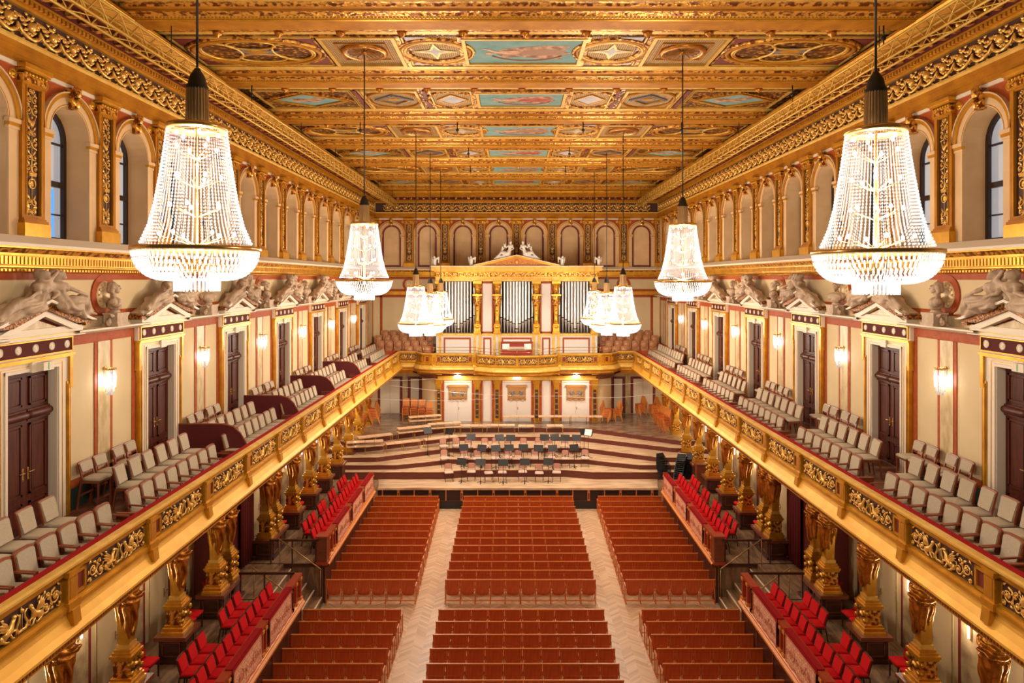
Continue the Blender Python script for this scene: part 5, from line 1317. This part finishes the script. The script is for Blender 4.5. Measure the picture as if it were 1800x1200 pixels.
def bench(n, wd, M, x0, y, label, group):
    e = tag(empty('seat_bench', (x0+n*wd/2, y, 0)), label, 'bench', group)
    for i in range(n):
        xc = (i-(n-1)/2)*wd; link('backrest', M['backrest'], e, (xc, 0, 0)); link('tip_up_seat', M['tip_up_seat'], e, (xc, 0, 0))
    for i in range(n+1): link('leg', M['leg'], e, ((i-n/2)*wd*.996, 0, 0))
    key = 'rail%d%.3f' % (n, wd); me = bpy.data.meshes.get(key)
    if not me:
        mb = MB(); mb.box(-n*wd/2, n*wd/2, -.03, .01, .09, .12); me = mb.mesh(key, ['seat_wood_edge'])
    link('foot_rail', me, e)
d1 = [33.36-.772*k for k in range(13)]; d2 = [21.92-.772*k for k in range(6)]
for bi, (ds, bn) in enumerate(((d1,'front block'),(d2,'rear block'))):
    for i, y in enumerate(ds):
        rown = ordn(i+1)+' row behind the '+('stage' if bi == 0 else 'cross aisle')
        for s, side in ((-1,'left'),(1,'right')):
            bench(5, .532, BM5, -2.66-.005 if s < 0 else .005, y, 'five-seat wooden bench, %s half of the middle block, %s' % (side, rown), 'wooden benches in the stalls')
            inner = (3.89-.18*i/12) if bi == 0 else 3.86
            x0 = inner if s > 0 else -inner-6*.525
            bench(6, .525, BM6, x0, y, 'six-seat wooden bench in the %s side block, %s' % (side, rown), 'wooden benches in the stalls')
# ================================================================ side boxes: parapets with tapestries
def tapestry_mesh(l):
    mb = MB(); N = 14
    def strip(z0, z1, y, mi, wav=.012):
        mb.mi = mi; vs = []; 
        for i in range(N+1):
            x = -l/2+l*i/N; yy = y+wav*sin(i*1.7)*(1 if z0 < 1.6 else 0)
            vs += [(x, yy, z0), (x, y, z1)]
        mb.add(vs, [(2*i, 2*i+2, 2*i+3, 2*i+1) for i in range(N)], True)
    strip(1.55, 2.20, -.075, 0); strip(1.46, 1.55, -.078, 1); strip(1.36, 1.46, -.082, 2, .02)
    mb.mi = 1
    for x in (-l/2+.02, l/2-.06): mb.box(x, x+.04, -.082, -.07, 1.55, 2.2)
    mb.box(-l/2,l/2,-.082,-.07,2.15,2.2)
    mb.mi = 3
    for d in (-1,1):
        spiral(mb, d*l*.27, 1.85, .20, 1.6, pi/2, d, -.08, .010, 20, 4); spiral(mb, d*l*.08, 1.83, .11, 1.4, 0, -d, -.08, .009, 14, 4); spiral(mb, d*l*.42, 1.8, .09, 1.3, pi, d, -.08, .008, 12, 4)
        for k in range(5): leaf(mb, d*l*.27, 1.85, .10, k*1.26, .03, -.085, .008)
    return mb.mesh('tapestry', ['tapestry','tapestry_border','fringe','tapestry_border'])
TAP = tapestry_mesh(1.78)
for s, side in ((-1,'left'),(1,'right')):
    g = -s
    for (y0, y1, tys, nm, endn) in ((Y0+4, 21.35, [19.35-2.4*k for k in range(4)], 'near', 21.0), (24.12, 32.4, [26.53,28.93,31.25], 'far', 24.4)):
        P = tag(empty('box_parapet', (s*6.92, 0, 0), -s*pi/2), 'wooden parapet of the %s %s box hung with pink tapestries and topped with red velvet' % (nm, side), 'parapet')
        a, b = sorted((g*y0, g*y1))
        mb = MB(); mb.mi = 0; mb.box(a, b, -.06, .16, 2.20, 2.27); mb.box(a, b, -.03, .13, 2.14, 2.2); mb.mi = 1; mb.sweep([(-.03,1.5),(-.10,1.46),(-.10,1.42),(-.16,1.38),(-.16,1.32),(-.03,1.25)], a, b); mb.mi = 0; mb.box(a,b,-.03,.06,1.3,1.5)
        mb.build('rail', ['red_wood_rail' if 'red_wood_rail' in MATS else (mat('red_wood_rail', (.36,.055,.02), .35) and 'red_wood_rail'), 'orange_wood'], P)
        mb = MB(); mb.mi = 0; mb.box(a, b, -.02, .04, 0, 1.3); mb.mi = 1
        n = int((b-a)/1.2)
        for i in range(n+1): x = a+(b-a)*i/n; mb.box(x-.04, x+.04, -.035, -.02, 0, 1.28)
        mb.build('plinth', ['dark_wood','brown_wood'], P)
        for ty in tys:
            if ty < y0+.9: continue
            link('tapestry', TAP, P, (g*ty, 0, 0))
            q, r = sorted((g*(ty-.95), g*(ty+.95))); mb = MB(); mb.box(q, r, -.07, .11, 2.27, 2.30); mb.box(q, r, -.078, -.06, 2.18, 2.30); mb.build('velvet_cover', ['red_velvet'], P)
        post = [y1-.08, y1-.5, y1-.9] if nm == 'near' else [y0+.1, y0+.5, y0+.95]
        post += [ty+d*1.08 for ty in tys for d in (-1, 1)]
        for py in post:
            if py < y0 or py > y1: continue
            mb = MB(); mb.box(-.05,.05,-.05,.11,1.45,2.2); mb.mi = 1; mb.box(-.075,.075,-.08,.12,1.42,1.56); mb.box(-.07,.07,-.07,.12,2.08,2.16); mb.build('post', ['red_wood_rail','orange_wood'], P, (g*py, 0, 0))
        if nm == 'far':
            mb = MB(); q, r = sorted((g*24.06, g*24.42)); mb.box(q, r, -.09, .27, 1.4, 2.32); mb.mi = 1; mb.box(q-.03, r+.03, -.12, .30, 2.32, 2.38); mb.box(q-.03, r+.03, -.12, .30, 1.36, 1.48); mb.build('end_post', ['brown_wood','red_wood_rail'], P)
    for j, y in enumerate((21.38, 24.08)):
        e = tag(empty('barrier_rail', (s*7.1, y, 0)), 'dark barrier rail closing the %s %s box beside the steps' % (('near','far')[j], side), 'barrier')
        mb = MB(); q, r = sorted((0.0 if True else 0, s*1.75)); mb.box(q, r, -.03, .03, 2.20, 2.27); mb.build('bar', ['dark_wood'], e)
        for t in (.12, .95, 1.7): mb = MB(); mb.box(s*t-.02, s*t+.02, -.02, .02, 1.4, 2.2); mb.build('upright', ['dark_wood'], e)
    for j, y in enumerate((21.55, 23.95)):
        mb = MB(); mb.tube([(s*7.0, y, 1.25), (s*7.05, y, 1.3), (s*8.5, y, 2.35)], .022, 6); mb.tube([(s*7.02, y, .25),(s*7.02, y, 1.27)], .014, 5); mb.tube([(s*8.45, y, 1.4),(s*8.45, y, 2.31)], .014, 5)
        tag(mb.build('stair_handrail', ['brass_dull']), 'slanting metal handrail of the %s box steps, %s side' % (side, ('near','far')[j]), 'handrail')
# ================================================================ chairs
def frame_legs(mb, w, d, h, lean=.06, lt=.032):
    for sx in (-1, 1):
        mb.beam((sx*(w/2-.02), -d/2+.03, 0), (sx*(w/2-.025), -d/2+.03, h-.04), lt); mb.beam((sx*(w/2-.02), d/2-.02+lean, 0), (sx*(w/2-.025), d/2-.02, h-.02), lt)
def arch_plate(w0, w1, z0, z1, y0, y1, t, crown=.03, n=6):
    # backrest outline, leaning from y0 (low) to y1 (high), thickness t
    pts = [(-w0/2, z0), (w0/2, z0)]+[(w1/2*cos(a)**.5 if cos(a) > 0 else 0, z1-crown+crown*sin(a)) for a in [pi/2*i/n for i in range(n+1)]]+[(-w1/2*cos(a)**.5 if cos(a) > 0 else 0, z1-crown+crown*sin(a)) for a in [pi/2*(n-i)/n for i in range(1, n+1)]]
    Y = lambda z: y0+(y1-y0)*(z-z0)/(z1-z0)
    vs = [(x, Y(z)-t/2, z) for x, z in pts]+[(x, Y(z)+t/2, z) for x, z in pts]; m = len(pts)
    fs = [tuple(range(m)), tuple(reversed(range(m, 2*m)))]+[(i, m+i, m+(i+1) % m, (i+1) % m) for i in range(m)]
    return vs, fs
def cushion(mb, w, d, z, t, yc=0., front=.9):
    prof = [(1,0),(1.0,.35*t),(.97,.8*t),(.88,t)]
    n = 12; vs = []; 
    for (k, dz) in prof:
        for i in range(n):
            a = 2*pi*i/n+pi/n; c, s_ = cos(a), sin(a); q = max(abs(c), abs(s_)); x = c/q*w/2*k; y = s_/q*d/2*k
            if abs(c) > .6 and abs(s_) > .6: x *= .95; y *= .95
            vs.append((x*(1 if y > 0 else 1.03), yc+y, z+dz))
    fs = [tuple(reversed(range(n))), tuple(range(3*n, 4*n))]
    for j in range(3):
        for i in range(n): fs.append((j*n+i, j*n+(i+1) % n, (j+1)*n+(i+1) % n, (j+1)*n+i))
    mb.add(vs, fs, True)
# every chair: local -y is the way it faces
def armchair_parts():
    M = []
    mb = MB(); frame_legs(mb, .47, .44, .36, .04)
    vs, fs = arch_plate(.44, .46, .34, .86, .18, .27, .035, .05); mb.mi = 0; mb.add(vs, fs, False)
    mb.prism([(-.22,-.10),(.22,-.10),(.22,.22),(-.22,.22)], .24, .38, 'z'); mb.box(-.235,.235,-.27,-.22,.22,.42)
    for sx in (-1,1): mb.beam((sx*.235,.20,.58),(sx*.235,-.14,.56),.035,.028); mb.beam((sx*.235,-.13,.56),(sx*.235,-.10,.36),.03)
    M.append(('frame', mb.mesh('frame', ['chair_wood'])))
    mb = MB(); vs, fs = arch_plate(.37, .40, .40, .825, .165, .245, .05, .05); mb.add(vs, fs, False); M.append(('backrest', mb.mesh('backrest', ['cream_fabric'])))
    mb = MB(); cushion(mb, .43, .44, .38, .07, -.02); M.append(('seat', mb.mesh('seat', ['cream_fabric'])))
    return M
def side_parts(fab, wood, nm='chair', h=.46, bt=.92, stool=False, w=.44):
    M = []; mb = MB(); frame_legs(mb, w, .42, h, .07 if not stool else .1, .03)
    if not stool: vs, fs = arch_plate(w-.06, w-.02, h-.02, bt, .17, .27, .028, .025)
    else: vs, fs = arch_plate(w-.06, w-.02, bt-.24, bt, .20, .27, .028, .03)
    mb.add(vs, fs, False)
    if stool:
        for sx in (-1,1): mb.beam((sx*(w/2-.03),.17,h),(sx*(w/2-.03),.25,bt-.05),.03)
        mb.box(-w/2+.02,w/2-.02,-.19,-.165,.22,.25); mb.box(-w/2+.02,w/2-.02,.19,.215,.3,.33)
    mb.box(-w/2+.02,w/2-.02,-.19,.19,h-.06,h-.01)
    M.append(('frame', mb.mesh('frame', [wood])))
    mb = MB(); vs, fs = arch_plate(w-.10, w-.06, (h+.08) if not stool else bt-.21, bt-.025, .155 if not stool else .195, .25, .045, .02); mb.add(vs, fs, False); M.append(('backrest', mb.mesh('backrest', [fab])))
    mb = MB(); cushion(mb, w-.03, .43, h-.01, .06, -.01); M.append(('seat', mb.mesh('seat', [fab])))
    return M
ARM = armchair_parts(); SIDE = side_parts('cream_fabric', 'chair_wood'); STOOL = side_parts('cream_fabric', 'chair_wood', h=.62, bt=1.0, stool=True)
RED = side_parts('red_fabric', 'dark_wood', h=.45, bt=.86, w=.45)
def put(parts, name, loc, rz, label, cat, group):
    e = tag(empty(name, loc, rz), label, cat, group)
    for nm, me in parts: link(nm, me, e)
    return e
# rotation so that local -y faces the hall: left side +x, right side -x
for s, side in ((-1,'left'),(1,'right')):
    rz = -s*pi/2
    gaps = [] if s > 0 else [18.6, 23.4, 28.2, 33.0]
    # front row of armchairs
    ys = []; y = 41.6
    while y > 8.6:
        blocked = any(abs(y-(18.2+BAY*k-2.385*(0 if s < 0 else 1))) < .38 for k in range(-2, 5))
        if not blocked: ys.append(y)
        y -= .52
    for i, y in enumerate(ys):
        near_ = (s < 0 and y > 18.6) # the far part of the left gallery has plain chairs in front
        if near_: put(SIDE, 'gallery_chair', (s*7.92, y, 6.3), rz, 'cream chair in the front row of the %s gallery, %s from the organ' % (side, ordn(i+1)), 'chair', 'cream chairs of the galleries')
        else: put(ARM, 'gallery_armchair', (s*7.86, y, 6.3), rz, 'cream armchair at the %s gallery parapet, %s seat from the organ' % (side, ordn(i+1)), 'armchair', 'cream armchairs of the galleries')
    ys = []; y = 41.4
    while y > 9.3:
        blocked = any(abs(y-(18.2+BAY*k-2.385*(0 if s < 0 else 1))) < .62 for k in range(-2, 5))
        if not blocked: ys.append(y)
        y -= .56
    for i, y in enumerate(ys):
        put(SIDE, 'gallery_chair', (s*8.42, y, 6.6), rz+random.uniform(-.06,.06), 'cream chair in the second row of the %s gallery, %s from the organ' % (side, ordn(i+1)), 'chair', 'cream chairs of the galleries')
    n = 0
    for k in reversed(range(-1, 7)):
        yc = 15.435+BAY*k-BAY
        if yc > 45 or yc < 9: continue
        for dy in (.78, .28, -.42, -.92):
            n += 1
            put(STOOL, 'gallery_stool', (s*9.14, yc+dy, 6.6), rz+random.uniform(-.05,.05), 'tall cream stool with low back against the %s wall, %s from the organ' % (side, ordn(n)), 'stool', 'tall stools against the gallery walls')
# dark red partitions of the left gallery
for i, y in enumerate((18.75, 23.3, 28.1, 32.9)):
    mb = MB(); pts = [(-9.5,6.6),(-8.05,6.6),(-7.65,6.6),(-7.6,6.9),(-7.75,7.2),(-7.95,7.38),(-8.2,7.45),(-9.5,7.45)]
    mb.prism(pts, y-.03, y+.03, 'y'); mb.mi = 1
    mb.tube([(-9.5,y,7.46),(-8.2,y,7.46),(-7.95,y,7.39),(-7.75,y,7.21),(-7.6,y,6.9)], .03, 6)
    tag(mb.build('partition', ['partition_red' if 'partition_red' in MATS else (mat('partition_red', (.12,.008,.008), .7) and 'partition_red'), 'chair_wood']), 'dark red curved partition between seats on the left gallery, %s from the organ' % ordn(4-i), 'partition')
# low dark ends between armchair groups
for s, side in ((-1,'left'),(1,'right')):
    for k in range(-2, 5):
        y = 18.2+BAY*k-2.385*(0 if s < 0 else 1)-.1
        if y < 9.5 or y > 40: continue
        mb = MB(); a, b = sorted((s*7.62, s*8.02)); mb.box(a, b, y-.02, y+.02, 6.3, 6.86); mb.box(a, b, y-.035, y+.035, 6.86, 6.89)
        tag(mb.build('seat_divider', ['chair_wood']), 'low dark wooden divider behind the %s gallery parapet, %s from the viewer' % (side, ordn([9.,].__len__()+k+1)), 'divider')
# brown leather seats beside the organ
def choir_seat():
    M = []
    mb = MB(); mb.mi = 0; mb.box(-.26,.26,.12,.18,.02,.78); mb.box(-.27,.27,-.22,.14,0,.30); M.append(('frame', mb.mesh('frame', ['seat_wood'])))
    mb = MB(); pts = [(-.24,.34),(.24,.34),(.24,.84),(.18,.92),(-.18,.92),(-.24,.84)]; mb.prism(pts, .02, .14, 'y'); mb.ball((0,.03,.66), .22, 10, 6, (1,.35,1)); M.append(('backrest', mb.mesh('backrest', ['leather_brown'])))
    mb = MB(); cushion(mb, .50, .42, .30, .10, -.05); M.append(('seat', mb.mesh('seat', ['leather_brown'])))
    return M
CS = choir_seat()
for s, side in ((-1,'left'),(1,'right')):
    for r in range(4):
        z = 6.28+.28*r; mb = MB(); a, b = sorted((s*5.35, s*9.4)); 
        mb.box(a, b, 42.75+.75*r, 45.55, z-.28 if r else 6.27, z)
        if r: struct(mb.build('floor', ['brown_wood']))
        for i in range(7):
            x = s*(5.7+.56*i+(.28 if r % 2 else 0)*1)
            if abs(x) > 9.25: continue
            if r == 0 and abs(x) > 7.0: continue
            put(CS, 'choir_chair', (x, 43.15+.75*r, z), 0, 'brown leather chair %s of the organ, %s row, %s from the organ case' % (side, ['front','second','third','back'][r], ordn(i+1)), 'chair', 'brown leather choir chairs')
# red chairs in the boxes
for s, side in ((-1,'left'),(1,'right')):
    rz = -s*pi/2; n = 0
    for (y0, y1, bx) in ((11.3, 20.6, 'near'), (24.9, 32.2, 'far')):
        y = y1; n = 0
        while y > y0:
            n += 1; put(RED, 'red_chair', (s*7.42, y, 1.4), rz+random.uniform(-.05,.05), 'red chair at the parapet of the %s %s box, %s from the stage' % (bx, side, ordn(n)), 'chair', 'red upholstered chairs of the boxes')
            y -= .50
    grp = [20.0,19.5,19.0, 17.7,17.2,16.7, 15.2,14.7,14.2, 12.9,12.4]
    for i, y in enumerate(grp):
        put(RED, 'red_chair', (s*8.15, y, 1.4), rz+random.uniform(-.12,.12), 'red chair in the second row of the near %s box, %s from the steps' % (side, ordn(i+1)), 'chair', 'red upholstered chairs of the boxes')
    for i, y in enumerate([32.0,31.5,31.0,30.0,29.5,28.4,27.9,27.0,26.5,25.9]):
        put(RED, 'red_chair', (s*(7.95 if i < 10 else 8), y, 1.4), rz+random.uniform(-.1,.1), 'red chair in the second row of the far %s box, %s from the stage' % (side, ordn(i+1)), 'chair', 'red upholstered chairs of the boxes')
    for i, y in enumerate([33.2, 31.45,31.0,29.15,28.65,26.85,26.4, 20.9, 19.55,19.1, 17.1,16.6, 14.8,14.3, 12.4]):
        put(RED, 'red_chair', (s*9.45, y, 1.4), rz+random.uniform(-.1,.1), 'red chair standing between the %s columns, %s from the stage' % (side, ordn(i+1)), 'chair', 'red upholstered chairs of the boxes')
# ================================================================ stage furniture
def orch_chair():
    M = []
    mb = MB()
    for sx in (-1,1):
        mb.tube([(sx*.20,-.20,0),(sx*.19,-.16,.44),(sx*.19,.18,.44)], .012, 5); mb.tube([(sx*.20,.24,0),(sx*.19,.18,.44),(sx*.17,.24,.80)], .012, 5)
    M.append(('frame', mb.mesh('frame', ['black_metal'])))
    mb = MB(); vs, fs = arch_plate(.36, .40, .58, .84, .215, .26, .03, .12); mb.add(vs, fs, False); M.append(('backrest', mb.mesh('backrest', ['light_pad' if 'light_pad' in MATS else (mat('light_pad', (.55,.26,.18), .6) and 'light_pad')])))
    mb = MB(); cushion(mb, .44, .42, .44, .05); M.append(('seat', mb.mesh('seat', ['pale_pad' if 'pale_pad' in MATS else (mat('pale_pad', (.74,.52,.42), .6) and 'pale_pad')])))
    return M
OC = orch_chair()
def stand_parts(h=1.05):
    M = []
    mb = MB(); mb.tube([(0,0,.06),(0,0,h-.05)], .014, 6); mb.lathe([(.03,.0),(.03,.12),(.016,.14)], 8); M.append(('pole', mb.mesh('pole', ['black_metal'])))
    mb = MB()
    for a in range(3): t = a*2*pi/3+.5; mb.tube([(0,0,.1),(.24*cos(t),.24*sin(t),.01)], .014, 5)
    M.append(('tripod_foot', mb.mesh('tripod_foot', ['black_metal'])))
    mb = MB(); mb.at((0,.0,h), 0, rx=-.5); mb.box(-.25,.25,-.008,.008,-.14,.20); mb.box(-.25,.25,-.05,.0,-.15,-.135); M.append(('desk', mb.mesh('desk', ['black_metal'])))
    return M
MS = stand_parts(); MST = stand_parts(1.35)
rows = [(38.0, 1.70, [-4.1,-3.4,-2.7,-1.80,-1.2,-.55,.35,1.15,1.75,2.6,3.3], 'back'), (36.45, 1.44, [-3.9,-2.85,-2.15,-1.2,-.5,.0,.9,1.8,2.55,3.6], 'middle'), (35.15, 1.05, [-3.55,-2.40,-1.5,-.8,.25,1.1,2.0], 'front')]
n = 0
for (y, z, xs, rn) in rows:
    for i, x in enumerate(xs):
        put(OC, 'orchestra_chair', (x, y+.12*sin(i*2.1), z), 0.0+(-x*.06)+random.uniform(-.15,.15), 'pale padded orchestra chair in the %s row on stage, %s from the left' % (rn, ordn(i+1)), 'chair', 'padded orchestra chairs on stage')
stands = [(37.35,1.70,[-2.55,-.98,-.38,1.48,2.05,2.6,3.22],'back'), (36.1,1.44,[-2.85,-1.9,-1.15,-.45,.3,1.1,1.85,3.0],'middle'), (34.75,1.05,[-2.88,-1.9,-.75,.35,1.55],'front')]
for (y, z, xs, rn) in stands:
    for i, x in enumerate(xs):
        put(MS, 'music_stand', (x, y+.1*cos(i*1.7), z), random.uniform(-.35,.35), 'black music stand in the %s row on stage, %s from the left' % (rn, ordn(i+1)), 'music stand', 'black music stands on stage')
put(MST, 'music_stand', (-4.95, 37.7, 1.70), .6, 'tall black music stand at the left end of the orchestra chairs', 'music stand', 'black music stands on stage')
put(MST, 'music_stand', (-3.75, 37.5, 1.70), -.5, 'tall black music stand second from the left end of the orchestra', 'music stand', 'black music stands on stage')
put(MST, 'music_stand', (3.65, 37.4, 1.70), .4, 'tall black music stand at the right end of the orchestra', 'music stand', 'black music stands on stage')
e = put(MST, 'music_stand', (3.85, 37.15, 1.70), -.5, 'tall music stand holding a white sheet at the right end of the orchestra', 'music stand', 'black music stands on stage')
mb = MB(); mb.at((0,-.02,1.36), 0, rx=-.5); mb.box(-.2,.2,-.012,-.009,-.13,.22); tag(mb.build('sheet_music', ['paper'], None, (3.85,37.13,1.70), -.5), 'white sheet of music resting on the rightmost tall stand', 'sheet music')
def bench_parts(n, tiers, w=.49):
    L = n*w; M = []
    mb = MB()
    for x in [-L/2+.02+i*(L-.04)/max(1, n//2) for i in range(n//2+1)]:
        for y in (-.15,.15): mb.tube([(x,y,0),(x,y,.44 if tiers == 1 else .66)], .014, 5)
        mb.tube([(x,-.15,.42),(x,.15,.42)], .012, 5)
    M.append(('leg_frame', mb.mesh('leg_frame', ['brass'])))
    for t in range(tiers):
        mb = MB(); z = .44+.22*t
        for i in range(n): x = -L/2+(i+.5)*w; mb.box(x-w/2+.012, x+w/2-.012, -.21, .21, z, z+.05)
        mb.mi = 1; mb.box(-L/2,L/2,-.17,.17,z-.02,z); M.append(('seat_board', mb.mesh('seat_board', ['light_wood','brass'])))
    return M
BT = {(n, t): bench_parts(n, t) for n, t in ((4,1),(4,2),(2,1))}
benches = [(-8.25,36.95,1.97,.22,(4,2)), (-6.35,37.75,1.97,.46,(4,1)), (-7.95,38.1,2.24,.5,(4,1)), (-5.95,39.3,2.24,.46,(4,2)), (-5.55,41.15,2.50,.35,(4,2)), (-4.3,40.35,2.24,.3,(4,2)),
           (-4.35,38.75,1.97,.46,(4,1)), (-2.75,40.75,2.24,0,(4,1)), (-1.1,40.85,2.24,0,(4,1)), (.55,40.7,2.24,0,(2,1)), (2.25,40.75,2.24,0,(2,1)), (.1,42.15,2.50,0,(4,1)), (2.3,42.2,2.50,0,(4,1)), (4.3,42.15,2.50,0,(4,1))]
NM = ['two-tier bench stack nearest the left wall on the middle riser', 'single bench on the middle riser left of the orchestra', 'single bench at the far left on the fourth riser', 'stacked benches left of centre on the fourth riser',
      'stacked benches on the top riser in front of the organ screen, left', 'stacked benches just left of the long bench row', 'slanting bench directly left of the orchestra chairs', 'leftmost bench of the straight row on the fourth riser', 'second bench from the left in the straight row',
      'third, short bench in the straight row', 'short bench at the right end of the straight row', 'leftmost bench before the organ screen on the top riser', 'middle bench before the right organ doors', 'rightmost bench before the organ screen']
for (x, y, z, r, k), nm in zip(benches, NM): put(BT[k], 'choir_bench', (x, y, z), r, 'light wooden brass-legged '+nm, 'bench', 'light wooden choir benches on stage')
# stacks of orange wooden chairs: every chair of a stack is a chair
def stack_chair():
    M = []; mb = MB(); frame_legs(mb, .42, .42, .44, .10, .035)
    for sx in (-1,1): mb.beam((sx*.19,.20,.42),(sx*.185,.32,.95),.032)
    mb.box(-.2,.2,-.195,-.165,.38,.42); mb.box(-.2,.2,.175,.205,.38,.42)
    for sx in (-1,1): mb.box(sx*.19-.014,sx*.19+.014,-.19,.20,.38,.42)
    M.append(('frame', mb.mesh('frame', ['orange_wood'])))
    mb = MB(); vs, fs = arch_plate(.38, .38, .58, .95, .235, .325, .018, .04); mb.add(vs, fs, False); M.append(('backrest', mb.mesh('backrest', ['orange_wood'])))
    mb = MB(); cushion(mb, .42, .42, .43, .035); M.append(('seat', mb.mesh('seat', ['seat_wood']))); return M
SCH = stack_chair()
stacks = [(-7.0,43.2,0,5,'left of the organ screen, first from the left'),(-6.48,43.1,0,5,'left of the organ screen, second from the left'),(-5.96,42.9,0,5,'left of the organ screen, third from the left'),(-5.44,42.5,0,4,'left of the organ screen, nearest to it'),
          (-9.35,40.6,1.2,5,'between the left columns, front'),(-8.7,41.9,-1.2,6,'by the left columns, back'),(-9.3,43.2,.6,4,'in the left rear corner'),
          (5.5,42.5,1.3,5,'right of the organ screen, nearest to it'),(6.3,42.9,-1.3,4,'right of the organ screen, second'),(8.1,44.2,-1.2,5,'by the right rear door'),(8.9,43.9,-1.2,5,'in the right rear corner'),
          (8.75,42.1,-1.3,3,'along the right columns, farthest'),(8.75,41.3,-1.35,4,'along the right columns, second'),(8.75,40.5,-1.3,4,'along the right columns, third'),(8.75,39.7,-1.3,5,'along the right columns, nearest')]
for (x, y, r, n, nm) in stacks:
    for k in range(n):
        ox = -sin(-r)*0; d = Vector((sin(r), -cos(r)))*.045*k
        put(SCH, 'stacked_chair', (x+d.x, y+d.y, 2.5+.105*k), r, 'orange chair stacked %s, %s up' % (nm, ordn(k+1)), 'chair', 'stacked orange wooden chairs')
# black folding chairs nested together at the stage corner
def black_chair():
    M = []; mb = MB()
    for sx in (-1,1):
        mb.beam((sx*.21,-.22,0),(sx*.21,.10,.86),.025); mb.beam((sx*.19,.24,0),(sx*.19,-.10,.50),.022); mb.beam((sx*.22,.0,.37),(sx*.18,.02,.37),.02)
    mb.beam((-.2,.225,.02),(.2,.225,.02),.018); mb.beam((-.21,-.21,.02),(.21,-.21,.02),.018)
    M.append(('frame', mb.mesh('frame', ['black_metal'])))
    mb = MB(); mb.at((0,.06,.74), rx=-.36); mb.box(-.20,.20,-.015,.015,-.11,.12); M.append(('backrest', mb.mesh('backrest', ['black_metal'])))
    mb = MB(); mb.at((0,-.02,.45), rx=.2); mb.box(-.20,.20,-.19,.19,-.015,.015); M.append(('seat', mb.mesh('seat', ['black_metal'])))
    mb = MB(); mb.box(-.22,.22,.095,.11,.85,.872); M.append(('top_rail', mb.mesh('top_rail', ['steel']))); return M
BC = black_chair()
for j, (x, y, r) in enumerate(((7.4,34.72,.5),(8.1,34.6,-.45),(8.5,34.95,-1.0))):
    for k in range(9):
        t = k*.105; o = put(BC, 'black_chair', (x+t*.5*(1 if j != 1 else -1)*0+.02*k, y-.0+.02*k, 1.05+.085*k), r, 'black metal chair in the %s pile at the stage corner, %s from the bottom' % (('front left','front right','rear')[j], ordn(k+1)), 'chair', 'black metal chairs piled at the stage corner')
        o.rotation_euler = (-.25-.03*k, 0, r)
# thin microphone lines across the stage
for i, (p, q, sag) in enumerate([((-7.9,41.5,5.0),(4.0,42.6,4.15),.25), ((-9.3,41.0,4.3),(-1.2,42.5,4.0),.15), ((3.0,42.6,4.1),(9.4,41.5,4.6),.2), ((-5.1,42.5,5.25),(-9.2,40.5,5.5),.1), ((2.5,42.5,5.0),(8.6,41.6,5.25),.2)]):
    pts = [tuple(Vector(p).lerp(Vector(q), t/12)+Vector((0,0,-sag*sin(pi*t/12)))) for t in range(13)]
    mb = MB(); mb.tube(pts, .008, 4); tag(mb.build('suspended_cable', ['paper']), 'thin pale wire strung across the rear stage, %s' % ('longest, ending at the right organ door','low one by the left doors','one right of the organ screen','high one at the left corner','high one at the right corner')[i].replace('ending at the ','to the '), 'cable')
# small wooden box at the right stage corner
mb = MB(); mb.box(-.28,.28,-.2,.2,0,.95); mb.box(-.31,.31,-.23,.23,.95,1.0)
tag(mb.build('wooden_pedestal', ['brown_wood'], None, (9.0,33.5,1.4), 0), 'dark wooden stand between the far right box and the stage', 'stand')
